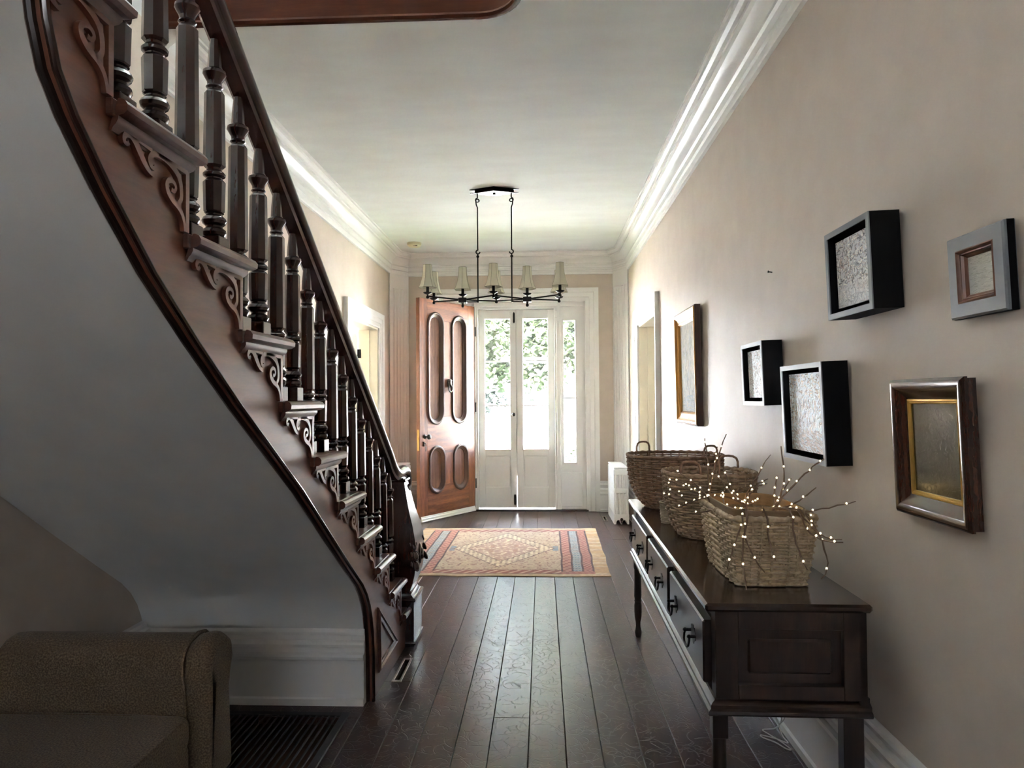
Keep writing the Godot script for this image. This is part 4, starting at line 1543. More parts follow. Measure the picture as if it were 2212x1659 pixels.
func sideboard() -> void:
	var s := thing("sideboard", "long dark oak sideboard with three drawers and turned legs along the right wall", "sideboard", Vector3(0.469, 0, -2.07))
	s.rotation.y = -0.0171
	var b: MB
	var L := 2.10
	var D := 0.47
	b = MB.new()
	span(b, Vector3(0, 0.776, -L - 0.012), Vector3(D + 0.005, 0.800, 0.012), 0.007)
	part(b, "top", M.oak_top, s, 0)
	# carcass: posts, rails, back, ends
	b = MB.new()
	span(b, Vector3(0.040, 0.734, -L + 0.01), Vector3(0.075, 0.778, -0.01), 0.002)
	part(b, "top_rail", M.oak_front, s, 0)
	for z in [[-0.055, 0.0], [-0.718, -0.668], [-1.348, -1.302], [-L, -1.985]]:
		b = MB.new()
		span(b, Vector3(0.030, 0.520, z[0]), Vector3(0.075, 0.776, z[1]), 0.002)
		part(b, "post", M.oak_front, s, 0)
	b = MB.new()
	span(b, Vector3(D - 0.03, 0.50, -L), Vector3(D - 0.01, 0.776, 0.0))
	part(b, "back_board", M.oak_dark, s, 0)
	b = MB.new()
	span(b, Vector3(0.05, 0.505, -L + 0.01), Vector3(D - 0.02, 0.525, -0.01))
	part(b, "bottom_board", M.oak_dark, s, 0)
	for e in [[-0.035, 0.0], [-L, -L + 0.035]]:
		b = MB.new()
		var zo: float = e[1] if e[1] == 0.0 else e[0]
		var d := -1.0 if zo == 0.0 else 1.0
		# frame and sunk panel of the end
		span(b, Vector3(0.034, 0.52, e[0]), Vector3(0.095, 0.776, e[1]), 0.002)
		span(b, Vector3(D - 0.075, 0.52, e[0]), Vector3(D - 0.01, 0.776, e[1]), 0.002)
		span(b, Vector3(0.095, 0.722, e[0]), Vector3(D - 0.075, 0.776, e[1]), 0.002)
		span(b, Vector3(0.095, 0.52, e[0]), Vector3(D - 0.075, 0.562, e[1]), 0.002)
		part(b, "end_frame", M.oak_dark, s, 0)
		b = MB.new()
		var zc := zo + d * 0.02
		span(b, Vector3(0.095, 0.562, minf(zc, zc + d * 0.01)), Vector3(D - 0.075, 0.722, maxf(zc, zc + d * 0.01)))
		b.box(Vector3((D + 0.02) / 2, 0.642, zo + d * 0.014), Vector3(D - 0.23, 0.10, 0.014), 0.006)
		part(b, "end_panel", M.oak_dark, s, 0)
	# moulding below the drawers, round the front and both ends
	var prof := [Vector2(0.03, 0.0), Vector2(-0.010, 0.0), Vector2(-0.014, 0.006), Vector2(-0.012, 0.014), Vector2(-0.004, 0.018), Vector2(-0.004, 0.028), Vector2(0.002, 0.034), Vector2(0.010, 0.038), Vector2(0.010, 0.050), Vector2(0.03, 0.050)]
	b = MB.new()
	b.sweep(prof, [Vector3(D, 0.476, -L), Vector3(0.018, 0.476, -L), Vector3(0.018, 0.476, 0), Vector3(D, 0.476, 0)], Vector3.UP)
	part(b, "base_moulding", M.oak_front, s, 20)
	# drawers, standing a little proud
	var handle := drawer_handle()
	for z in [[-0.06, -0.665], [-0.722, -1.298], [-1.352, -1.982]]:
		b = MB.new()
		span(b, Vector3(0.006, 0.543, z[1]), Vector3(0.040, 0.730, z[0]), 0.005)
		span(b, Vector3(0.040, 0.550, z[1] + 0.012), Vector3(0.40, 0.715, z[0] - 0.012))
		var dr := part(b, "drawer", M.oak_front, s, 0)
		var w: float = z[0] - z[1]
		for f in [0.235, 0.765]:
			put(handle, "handle", M.iron, dr, Transform3D(Basis(), Vector3(0.006, 0.638, z[0] - w * f)))
	# legs
	var turned := [Vector2(0.0, 0.0), Vector2(0.014, 0.0), Vector2(0.018, 0.012), Vector2(0.020, 0.030), Vector2(0.016, 0.048), Vector2(0.0135, 0.065), Vector2(0.014, 0.085), Vector2(0.020, 0.115), Vector2(0.0225, 0.150), Vector2(0.0225, 0.185), Vector2(0.019, 0.205), Vector2(0.022, 0.210), Vector2(0.019, 0.217), Vector2(0.020, 0.224), Vector2(0.0225, 0.24), Vector2(0.021, 0.32), Vector2(0.020, 0.40), Vector2(0.0, 0.40)]
	for z in [-0.035, -L + 0.035]:
		b = MB.new()
		b.lathe(turned, 16)
		b.box(Vector3(0, 0.44, 0), Vector3(0.045, 0.082, 0.045), 0.002)
		part(b, "leg", M.oak_dark, s, 35, Transform3D(Basis(), Vector3(0.045, 0, z)))
		b = MB.new()
		b.box(Vector3(0, 0.24, 0), Vector3(0.058, 0.48, 0.045), 0.002)
		part(b, "leg", M.oak_dark, s, 0, Transform3D(Basis(), Vector3(D - 0.045, 0, z)))
	# pegs that show on the near end post
	for y in [0.562, 0.745]:
		b = MB.new()
		b.lathe([Vector2(0, 0), Vector2(0.004, 0), Vector2(0.004, 0.003), Vector2(0, 0.004)], 8, Transform3D(Basis(Vector3(0, 0, 1), PI / 2), Vector3(0.031, y, -0.026)))
		part(b, "peg", M.oak_front, s, 0)


func drawer_handle() -> ArrayMesh:
	# swan-neck pull on a pierced plate; faces -x
	var b := MB.new()
	var xf := Transform3D(Basis(Vector3(0, 0, 1), Vector3.UP, Vector3(-1, 0, 0)), Vector3.ZERO)   # local z out of the drawer
	var outline := PackedVector2Array([Vector2(-0.040, 0.0), Vector2(-0.046, 0.012), Vector2(-0.034, 0.018), Vector2(-0.026, 0.034), Vector2(-0.014, 0.024), Vector2(-0.006, 0.040), Vector2(0.006, 0.040), Vector2(0.014, 0.024), Vector2(0.026, 0.034), Vector2(0.034, 0.018), Vector2(0.046, 0.012), Vector2(0.040, 0.0), Vector2(0.034, -0.012), Vector2(0.016, -0.016), Vector2(0.008, -0.030), Vector2(-0.008, -0.030), Vector2(-0.016, -0.016), Vector2(-0.034, -0.012)])
	for i in outline.size():
		outline[i] *= 0.85
	b.prism(outline, 0.002, xf)
	var bail := []
	for x in [-0.034, 0.034]:
		b.tube([xf * Vector3(x, 0.006, 0), xf * Vector3(x, 0.006, 0.020)], 0.005, 8)
		b.sphere(xf * Vector3(x, 0.006, 0.021), Vector3(0.007, 0.007, 0.007), 8, 6)
	for p in [Vector3(-0.034, 0.006, 0.020), Vector3(-0.040, -0.006, 0.022), Vector3(-0.036, -0.022, 0.024), Vector3(-0.022, -0.030, 0.025), Vector3(-0.008, -0.030, 0.025), Vector3(0.008, -0.030, 0.025), Vector3(0.022, -0.030, 0.025), Vector3(0.036, -0.022, 0.024), Vector3(0.040, -0.006, 0.022), Vector3(0.034, 0.006, 0.020)]:
		bail.append(xf * p)
	b.tube(bail, 0.0038, 6)
	return b.mesh(40)


# ---------- baskets ----------

func squircle(t: float, a: float, bb: float, p: float) -> Vector2:
	var c := cos(t)
	var s := sin(t)
	return Vector2(a * signf(c) * pow(absf(c), 2.0 / p), bb * signf(s) * pow(absf(s), 2.0 / p))


# woven basket: low and high are (half width, half depth, corner power); belly holds the shares of the way from low to high, foot to rim
func weave(o: Node3D, low: Vector3, high: Vector3, h: float, rows: int, stakes: int, belly: Array, m: Material, thick := 0.0035) -> void:
	var size_at := func(t: float) -> Vector3:
		var f := t * (belly.size() - 1)
		var i := mini(int(f), belly.size() - 2)
		return low.lerp(high, lerpf(belly[i], belly[i + 1], f - i))
	var per := 6
	var n := stakes * per
	# angles that step evenly along the rim
	var steps := []
	var run := [0.0]
	for i in 720:
		run.append(run[i] + squircle(TAU * i / 720.0, high.x, high.y, high.z).distance_to(squircle(TAU * (i + 1) / 720.0, high.x, high.y, high.z)))
	var at := 0
	for i in n:
		var want: float = run[720] * i / n
		while run[at + 1] < want:
			at += 1
		steps.append(TAU * (at + (want - run[at]) / maxf(run[at + 1] - run[at], 1e-6)) / 720.0)
	var b := MB.new()
	var rh := h / rows
	for j in rows:
		var t := (j + 0.5) / rows
		var s: Vector3 = size_at.call(t)
		var s_up: Vector3 = size_at.call(minf(1.0, t + 0.5 / rows))
		var s_dn: Vector3 = size_at.call(maxf(0.0, t - 0.5 / rows))
		var rings := []
		for i in n:
			var th: float = steps[i]
			var wob := cos(PI * i / per + PI * (j % 2)) * thick * 0.95
			var p := squircle(th, s.x, s.y, s.z)
			var out := Vector2(p.x / (s.x * s.x), p.y / (s.y * s.y)).normalized()
			var mid := p + out * wob
			var up := squircle(th, s_up.x, s_up.y, s_up.z) + out * wob
			var dn := squircle(th, s_dn.x, s_dn.y, s_dn.z) + out * wob
			var y := t * h
			var hh := rh * 0.43
			rings.append([Vector3(dn.x, y - hh, dn.y) - Vector3(out.x, 0, out.y) * thick * 0.4, Vector3(mid.x, y - hh * 0.4, mid.y) + Vector3(out.x, 0, out.y) * thick * 0.75, Vector3(mid.x, y + hh * 0.4, mid.y) + Vector3(out.x, 0, out.y) * thick * 0.75, Vector3(up.x, y + hh, up.y) - Vector3(out.x, 0, out.y) * thick * 0.4])
		for i in n:
			var r0: Array = rings[i]
			var r1: Array = rings[(i + 1) % n]
			for k in 3:
				b.quad(r1[k], r0[k], r0[k + 1], r1[k + 1])
			b.quad(r1[3], r0[3], r0[0], r1[0])
	part(b, "weave", m, o, 50)
	b = MB.new()
	for i in stakes:
		var th: float = steps[i * per]
		var path := []
		for k in 9:
			var t := k / 8.0
			var s: Vector3 = size_at.call(t)
			var p := squircle(th, s.x, s.y, s.z)
			path.append(Vector3(p.x, maxf(0.006, t * h), p.y))
		b.tube(path, thick * 0.8, 5)
	part(b, "stakes", m, o, 50)
	# floor of the basket
	b = MB.new()
	var foot := PackedVector2Array()
	for i in 40:
		foot.append(squircle(TAU * i / 40.0, low.x, low.y, low.z))
	b.prism(foot, 0.006, Transform3D(Basis(Vector3.RIGHT, Vector3(0, 0, -1), Vector3.UP), Vector3(0, 0.001, 0)))
	part(b, "base", m, o, 0)
	# lashed rim
	b = MB.new()
	var rim := []
	var radii := []
	for i in n:
		var p := squircle(steps[i], high.x, high.y, high.z)
		rim.append(Vector3(p.x, h, p.y))
		radii.append(minf(thick, 0.0042) * (2.0 + 0.55 * sin(TAU * i / per)))
	b.tube(rim, radii, 8, true)
	part(b, "rim", m, o, 60)


func loop_handle(o: Node3D, at: Vector2, dir: float, y: float, wide: float, high: float, m: Material) -> void:
	var b := MB.new()
	var path := []
	var along := Vector3(cos(dir), 0, sin(dir))
	for p in [Vector2(-0.5, -0.5), Vector2(-0.5, 0.0), Vector2(-0.49, 0.55), Vector2(-0.42, 0.82), Vector2(-0.25, 0.97), Vector2(0, 1.0), Vector2(0.25, 0.97), Vector2(0.42, 0.82), Vector2(0.49, 0.55), Vector2(0.5, 0.0), Vector2(0.5, -0.5)]:
		path.append(Vector3(at.x, y, at.y) + along * p.x * wide + Vector3(0, p.y * high, 0))
	b.tube(path, 0.0055, 8)
	part(b, "handle", m, o, 50)


func baskets() -> void:
	var top := 0.8005
	var round_belly := [0.0, 0.42, 0.66, 0.82, 0.92, 0.97, 0.99, 1.0]
	var o := thing("basket", "largest brown woven basket with two loop handles at the far end of the sideboard", "basket", Vector3(0.725, top, -3.88), "woven baskets on the sideboard")
	weave(o, Vector3(0.155, 0.15, 2.2), Vector3(0.255, 0.235, 2.3), 0.285, 24, 34, round_belly, M.basket_splint_brown, 0.005)
	loop_handle(o, Vector2(-0.145, -0.190), atan2(0.45, -0.9), 0.285, 0.088, 0.062, M.basket_splint_brown)
	loop_handle(o, Vector2(0.155, 0.178), atan2(0.45, -0.9), 0.285, 0.088, 0.062, M.basket_splint_brown)
	o = thing("basket", "round-bellied woven basket with loop handles, second largest on the sideboard", "basket", Vector3(0.722, top, -3.08), "woven baskets on the sideboard")
	weave(o, Vector3(0.125, 0.12, 2.3), Vector3(0.192, 0.185, 2.5), 0.275, 24, 32, round_belly, M.basket_splint, 0.005)
	loop_handle(o, Vector2(-0.110, 0.150), atan2(0.5, 0.85), 0.275, 0.085, 0.058, M.basket_splint_brown)
	loop_handle(o, Vector2(0.125, -0.145), atan2(0.5, 0.85), 0.275, 0.085, 0.058, M.basket_splint_brown)
	o = thing("basket", "tiny woven basket between the two round baskets", "basket", Vector3(0.592, top, -3.37), "woven baskets on the sideboard")
	weave(o, Vector3(0.026, 0.026, 2.2), Vector3(0.034, 0.034, 2.2), 0.10, 15, 12, [0.0, 0.6, 0.9, 1.0], M.basket_splint_pale, 0.002)
	loop_handle(o, Vector2(0.0, -0.034), 0.0, 0.10, 0.024, 0.030, M.basket_splint_brown)
	o = thing("basket", "pale square-cornered woven basket that holds the light-up twigs", "basket", Vector3(0.722, top, -2.435), "woven baskets on the sideboard")
	weave(o, Vector3(0.112, 0.190, 11.0), Vector3(0.140, 0.232, 8.0), 0.220, 21, 40, [0.0, 0.35, 0.62, 0.85, 1.0], M.basket_splint_pale, 0.005)
	# bent wooden hoop inside the rim
	var b := MB.new()
	var ring := []
	for i in 40:
		var p := squircle(TAU * i / 40.0, 0.120, 0.208, 5.0)
		ring.append(Vector3(p.x, 0.222, p.y))
	b.sweep([Vector2(-0.003, -0.022), Vector2(-0.003, 0.020), Vector2(0.003, 0.020), Vector2(0.003, -0.022)], ring, Vector3.UP, false, true)
	part(b, "hoop", M.hoop_wood, o, 40)


func light_twigs() -> void:
	var origin := Vector3(0.722, 0.86, -2.435)
	var o := thing("lighted_twigs", "spray of bare twigs strung with tiny warm white lights, standing in the pale basket", "light decoration", origin)
	var stems := [
		[Vector3(0.595, 1.042, -2.550), Vector3(0.604, 1.150, -2.585), Vector3(0.601, 1.249, -2.620)],
		[Vector3(0.595, 1.042, -2.550), Vector3(0.632, 1.128, -2.615), Vector3(0.661, 1.214, -2.680)],
		[Vector3(0.595, 1.042, -2.550), Vector3(0.625, 1.135, -2.585), Vector3(0.682, 1.262, -2.620)],
		[Vector3(0.595, 1.042, -2.550), Vector3(0.554, 1.088, -2.635), Vector3(0.496, 1.132, -2.720)],
		[Vector3(0.595, 1.042, -2.550), Vector3(0.552, 1.065, -2.665), Vector3(0.504, 1.079, -2.780)],
		[Vector3(0.595, 1.042, -2.550), Vector3(0.547, 1.056, -2.675), Vector3(0.465, 1.089, -2.800)],
		[Vector3(0.595, 1.042, -2.550), Vector3(0.537, 1.059, -2.685), Vector3(0.474, 1.060, -2.820)],
		[Vector3(0.595, 1.042, -2.550), Vector3(0.536, 1.037, -2.700), Vector3(0.462, 1.029, -2.850)],
		[Vector3(0.595, 1.042, -2.550), Vector3(0.527, 1.025, -2.675), Vector3(0.446, 1.021, -2.800)],
		[Vector3(0.595, 1.042, -2.550), Vector3(0.551, 1.012, -2.625), Vector3(0.510, 0.980, -2.700)],
		[Vector3(0.641, 1.030, -2.320), Vector3(0.586, 1.003, -2.470), Vector3(0.506, 0.965, -2.620)],
		[Vector3(0.702, 1.027, -2.450), Vector3(0.667, 1.078, -2.500), Vector3(0.650, 1.156, -2.550)],
		[Vector3(0.702, 1.027, -2.450), Vector3(0.666, 1.064, -2.525), Vector3(0.628, 1.136, -2.600)],
		[Vector3(0.702, 1.027, -2.450), Vector3(0.746, 1.057, -2.575), Vector3(0.868, 1.182, -2.700)],
		[Vector3(0.702, 1.027, -2.450), Vector3(0.768, 1.067, -2.585), Vector3(0.861, 1.085, -2.720)],
		[Vector3(0.702, 1.027, -2.450), Vector3(0.755, 1.064, -2.555), Vector3(0.838, 1.075, -2.660)],
		[Vector3(0.768, 1.031, -2.360), Vector3(0.810, 1.106, -2.390), Vector3(0.811, 1.233, -2.420)],
		[Vector3(0.768, 1.031, -2.360), Vector3(0.795, 1.087, -2.430), Vector3(0.828, 1.122, -2.500)],
		[Vector3(0.768, 1.031, -2.360), Vector3(0.814, 1.083, -2.405), Vector3(0.858, 1.122, -2.450)],
		[Vector3(0.768, 1.031, -2.360), Vector3(0.843, 1.135, -2.320), Vector3(0.901, 1.199, -2.280)],
		[Vector3(0.768, 1.031, -2.360), Vector3(0.825, 1.041, -2.360), Vector3(0.907, 1.098, -2.360)],
		[Vector3(0.686, 1.024, -2.240), Vector3(0.836, 1.032, -2.270), Vector3(1.008, 1.060, -2.300)],
		[Vector3(0.768, 1.031, -2.360), Vector3(0.830, 1.028, -2.290), Vector3(0.841, 1.019, -2.220)],
		[Vector3(0.768, 1.031, -2.360), Vector3(0.837, 0.999, -2.240), Vector3(0.888, 0.972, -2.120)],
		[Vector3(0.768, 1.031, -2.360), Vector3(0.823, 0.977, -2.230), Vector3(0.881, 0.968, -2.100)],
		[Vector3(0.768, 1.031, -2.360), Vector3(0.860, 0.923, -2.205), Vector3(0.800, 0.875, -2.050)],
		[Vector3(0.768, 1.031, -2.360), Vector3(0.769, 0.963, -2.220), Vector3(0.768, 0.895, -2.080)],
		[Vector3(0.686, 1.024, -2.240), Vector3(0.694, 0.951, -2.180), Vector3(0.690, 0.913, -2.120)],
		[Vector3(0.641, 1.030, -2.320), Vector3(0.622, 0.958, -2.210), Vector3(0.652, 0.882, -2.100)],
		[Vector3(0.641, 1.030, -2.320), Vector3(0.611, 0.928, -2.200), Vector3(0.595, 0.833, -2.080)],
		[Vector3(0.641, 1.030, -2.320), Vector3(0.596, 0.975, -2.220), Vector3(0.547, 0.889, -2.120)],
		[Vector3(0.702, 1.027, -2.450), Vector3(0.738, 1.034, -2.475), Vector3(0.762, 1.045, -2.500)],
		[Vector3(0.641, 1.030, -2.320), Vector3(0.608, 1.048, -2.385), Vector3(0.634, 1.085, -2.450)],
		[Vector3(0.702, 1.027, -2.450), Vector3(0.631, 1.053, -2.475), Vector3(0.598, 1.049, -2.500)]
	]
	var r := RandomNumberGenerator.new()
	r.seed = 5
	var bulb := MB.new()
	bulb.sphere(Vector3.ZERO, Vector3(0.0034, 0.0040, 0.0034), 8, 6)
	var bulb_mesh := bulb.mesh(60)
	var b: MB
	for s in stems:
		var a: Vector3 = s[0]
		var m: Vector3 = s[1]
		var t: Vector3 = s[2]
		# the middle point lies on the curve
		var c := m * 2.0 - (a + t) * 0.5
		var root := Vector3(lerpf(a.x, 0.722, 0.6), 0.862, lerpf(a.z, -2.435, 0.6))
		var path := []
		var radii := []
		path.append(root - origin)
		radii.append(0.0032)
		var n := 12
		var over := t.y < 0.99 and t.z > -2.2
		for i in n + 1:
			var f := float(i) / n
			var p := a.lerp(c, f).lerp(c.lerp(t, f), f)
			if over:
				# up from the middle, over the rim, then hanging down outside
				var top := Vector3(lerpf(a.x, m.x, 0.35), 1.050, -2.215)
				var low := Vector3(m.x, minf(m.y, 0.985), maxf(m.z, -2.172))
				if f < 0.25:
					p = a.lerp(top, f / 0.25)
				else:
					var g := (f - 0.25) / 0.75
					var c2 := low * 2.0 - (top + t) * 0.5
					p = top.lerp(c2, g).lerp(c2.lerp(t, g), g)
					if p.y < 1.03:
						p.z = maxf(p.z, -2.185)
			p += Vector3(r.randf_range(-1, 1), r.randf_range(-1, 1), r.randf_range(-1, 1)) * 0.0022
			path.append(p - origin)
			radii.append(lerpf(0.0032, 0.0017, f) + (0.0007 if i % 3 == 1 else 0.0))
		b = MB.new()
		b.tube(path, radii, 5)
		var tw := part(b, "twig", M.twig_bark, o, 50)
		var count := 3 + r.randi() % 3
		for k in count:
			var at := 1 + int((k + r.randf_range(0.2, 0.9)) / count * n)
			var p: Vector3 = path[mini(at, path.size() - 1)]
			put(bulb_mesh, "bulb_light", M.led_bulb, tw, Transform3D(Basis(), p + Vector3(0, 0.003, 0)))
	for p in [Vector3(0.66, 1.03, -2.33), Vector3(0.78, 1.03, -2.40), Vector3(0.70, 1.05, -2.55)]:
		put(bulb_mesh, "bulb_light", M.led_bulb, o, Transform3D(Basis(), p - origin))
		var l := OmniLight3D.new()
		l.name = "twig_glow"
		l.light_color = Color(1.0, 0.85, 0.58)
		l.light_energy = 0.0002
		l.light_size = 0.004
		l.omni_range = 6.0
		l.omni_attenuation = 2.0
		l.shadow_enabled = true
		add_child(l, true)
		l.position = p


# ---------- chandelier ----------

func chandelier() -> void:
	var c := thing("chandelier", "dark bronze chandelier with eight small cream bell shades hung on two rods", "chandelier", Vector3(-0.405, CEIL, -5.97))
	var b := MB.new()
	# lozenge plates at the ceiling
	for q in [[0.0, 1.0], [-0.030, 0.98]]:
		var p := PackedVector2Array()
		for v in [Vector2(-0.215, 0), Vector2(-0.17, 0.016), Vector2(0, 0.085), Vector2(0.17, 0.016), Vector2(0.215, 0), Vector2(0.17, -0.016), Vector2(0, -0.085), Vector2(-0.17, -0.016)]:
			p.append(v * q[1])
		b.prism(p, 0.006, Transform3D(Basis(Vector3.RIGHT, Vector3(0, 0, 1), Vector3(0, -1, 0)), Vector3(0, q[0] - 0.001, 0)))
	var mid := PackedVector2Array([Vector2(-0.17, 0), Vector2(0, 0.07), Vector2(0.17, 0), Vector2(0, -0.07)])
	b.prism(mid, 0.026, Transform3D(Basis(Vector3.RIGHT, Vector3(0, 0, 1), Vector3(0, -1, 0)), Vector3(0, -0.005, 0)))
	b.box(Vector3(0, -0.042, 0), Vector3(0.022, 0.014, 0.022), 0.003)
	part(b, "canopy", M.bronze, c, 20)
	for sx in [-1, 1]:
		var x: float = sx * 0.147
		b = MB.new()
		b.tube([Vector3(x, -0.03, 0), Vector3(x, -0.075, 0)], 0.0055, 8)
		var hook := []
		for k in 11:
			var a := PI * 0.5 - (PI * 1.45) * k / 10.0
			hook.append(Vector3(x + 0.018 * cos(a) * sx, -0.093 + 0.018 * sin(a), 0))
		b.tube(hook, 0.0045, 7)
		part(b, "hook", M.bronze, c, 50)
		b = MB.new()
		var rod := []
		for k in 7:
			var a := PI * 1.1 - PI * 1.1 * k / 6.0
			rod.append(Vector3(x + 0.014 * cos(a) * sx, -0.100 + 0.014 * sin(a), 0.008))
		rod.append(Vector3(x + 0.010 * sx, -0.135, 0.004))
		rod.append(Vector3(x, -0.16, 0))
		rod.append(Vector3(x, -0.52, 0))
		for k in 9:
			var a := PI * 0.5 - PI * 1.5 * k / 8.0
			rod.append(Vector3(x - 0.002 * sx + 0.017 * cos(a) * sx, -0.545 + 0.017 * sin(a), 0))
		b.tube(rod, 0.0055, 8)
		part(b, "rod", M.bronze, c, 50)
		b = MB.new()
		b.sphere(Vector3(x, -0.585, 0), Vector3(0.013, 0.013, 0.013), 10, 6)
		b.tube([Vector3(x, -0.56, 0), Vector3(x, -0.985, 0)], 0.006, 8)
		part(b, "rod", M.bronze, c, 50)
	# frame: two hubs, arms crossing out from each
	var y := -0.965
	for sx in [-1, 1]:
		var hx: float = sx * 0.279
		b = MB.new()
		b.box(Vector3(hx, y, 0), Vector3(0.072, 0.042, 0.072), 0.004)
		b.lathe([Vector2(0, -0.062), Vector2(0.010, -0.058), Vector2(0.014, -0.046), Vector2(0.010, -0.034), Vector2(0.006, -0.030), Vector2(0.018, -0.020)], 12, Transform3D(Basis(), Vector3(hx, y, 0)))
		b.tube([Vector3(hx, y - 0.012, 0), Vector3(sx * 0.147, y - 0.012, 0)], 0.005, 8)
		part(b, "hub", M.bronze, c, 35)
		for ez in [-1, 1]:
			for ex in [0.0, 0.557 * sx]:
				b = MB.new()
				b.tube([Vector3(hx, y + 0.006, 0), Vector3(ex, y + 0.016, ez * 0.172)], 0.0065, 8)
				part(b, "arm", M.bronze, c, 50)
	var lamps := [Vector3(-0.279, y + 0.026, 0), Vector3(0.279, y + 0.026, 0)]
	for ez in [-0.172, 0.172]:
		for ex in [-0.557, 0.0, 0.557]:
			lamps.append(Vector3(ex, y + 0.020, ez))
	var stick := MB.new()
	stick.lathe([Vector2(0, -0.026), Vector2(0.011, -0.022), Vector2(0.014, -0.012), Vector2(0.011, -0.002), Vector2(0.007, 0.002), Vector2(0.008, 0.010), Vector2(0.030, 0.018), Vector2(0.037, 0.026), Vector2(0.037, 0.029), Vector2(0.012, 0.026), Vector2(0.0125, 0.03), Vector2(0.0125, 0.110), Vector2(0, 0.111)], 14)
	var stick_mesh := stick.mesh(35)
	# six-sided bell shade, open above and below
	var prof := [Vector2(0.036, 0.262), Vector2(0.0375, 0.225), Vector2(0.041, 0.185), Vector2(0.047, 0.150), Vector2(0.056, 0.115), Vector2(0.067, 0.085), Vector2(0.076, 0.068)]
	var shade := MB.new()
	shade.lathe(prof, 6)
	var inner := []
	for p in prof:
		inner.append(Vector2(p.x - 0.0015, p.y))
	inner.reverse()
	shade.lathe(inner, 6)
	var shade_mesh := shade.mesh(20)
	var piping := MB.new()
	for k in 6:
		var a := TAU * k / 6
		var line := []
		for p in prof:
			line.append(Vector3(cos(a) * p.x, p.y, -sin(a) * p.x))
		piping.tube(line, 0.0016, 4)
	for q in [[0.036, 0.262], [0.076, 0.068]]:
		var ring := []
		for k in 6:
			ring.append(Vector3(cos(TAU * k / 6) * q[0], q[1], -sin(TAU * k / 6) * q[0]))
		piping.tube(ring, 0.0018, 4, true)
	var piping_mesh := piping.mesh(40)
	var i := 0
	for p in lamps:
		put(stick_mesh, "candle", M.bronze, c, Transform3D(Basis(), p))
		var xf := Transform3D(Basis(Vector3.UP, [0.52, 0.1, 0.3, 0.15, 0.1, 0.25, 0.2, 0.5][i]), p)
		var sh := put(shade_mesh, "shade", M.shade_cloth, c, xf)
		put(piping_mesh, "piping", M.shade_piping, sh)
		i += 1


# ---------- rug, settee, small things ----------

func rug_texture() -> ImageTexture:
	var n := 360
	var im := Image.create(n, n, false, Image.FORMAT_RGB8)
	var r := RandomNumberGenerator.new()
	r.seed = 17
	var fine := noise(0.09, 19, 2)
	var coarse := noise(0.02, 20, 3)
	var tan_ := Color(0.78, 0.68, 0.53)
	var field := Color(0.78, 0.69, 0.57)
	var cream := Color(0.86, 0.79, 0.66)
	var rose := Color(0.75, 0.62, 0.54)
	var red := Color(0.60, 0.36, 0.31)
	var pink := Color(0.74, 0.52, 0.44)
	var blue := Color(0.50, 0.55, 0.58)
	var dark := Color(0.33, 0.23, 0.23)
	for yy in n:
		for xx in n:
			var u := float(xx) / n
			var v := float(yy) / n
			var au := absf(u - 0.5)
			var av := absf(v - 0.5)
			var c := field
			var f := fine.get_noise_2d(xx, yy)
			if au > 0.435:
				# plain woven ends with faint stripes
				c = tan_.lerp(Color(0.70, 0.52, 0.30), 0.45 if coarse.get_noise_2d(xx * 0.15, yy * 2.2) > 0.08 else 0.0)
			elif av > 0.465:
				c = tan_
			elif au > 0.285 and av < 0.425 or au > 0.285:
				var d := au - 0.285
				var tick := (xx / 4 + yy / 7) % 2 == 0
				if d < 0.008 or d > 0.142:
					c = dark
				elif d < 0.048:
					c = pink if (yy / 6 + xx / 5) % 3 != 0 else red
				elif d < 0.056 or (d > 0.094 and d < 0.102):
					c = dark
				elif d < 0.094:
					c = blue if (yy % 12 < 8) != (xx % 5 == 0) else Color(0.70, 0.70, 0.66)
				else:
					c = pink if tick else red
				if av > 0.425:
					c = red if (xx / 5 + yy / 4) % 2 == 0 else pink
			elif av > 0.40:
				var d2 := av - 0.40
				if d2 < 0.008 or d2 > 0.056:
					c = dark.lerp(red, 0.4)
				else:
					c = red if ((xx + yy) / 6) % 3 != 0 else Color(0.82, 0.68, 0.58)
			else:
				var dd := au / 0.255 + av / 0.36
				if dd < 0.70:
					c = rose if f < 0.25 else cream
					if absf(au - 0.06) < 0.012 and absf(av - 0.05) < 0.025:
						c = red if yy % 5 < 3 else cream
				elif dd < 0.725 or absf(dd - 1.0) < 0.014:
					c = dark.lerp(field, 0.3)
				elif dd < 1.0:
					c = cream
					if (xx % 9 < 4) and ((yy + (xx / 9) * 4) % 9 < 3):
						c = dark
				else:
					c = field
					if f > 0.33:
						c = Color(0.58, 0.46, 0.40)
					if absf(au - 0.262) < 0.014 and av < 0.05:
						c = blue
			c = c.lerp(Color(0.62, 0.50, 0.42), clampf(coarse.get_noise_2d(xx * 2.0, yy * 2.0) * 0.5 + 0.06, 0.0, 0.3))
			c = c * (0.94 + 0.08 * f + (0.03 if yy % 3 == 0 else 0.0))
			im.set_pixel(xx, yy, c)
	return ImageTexture.create_from_image(im)


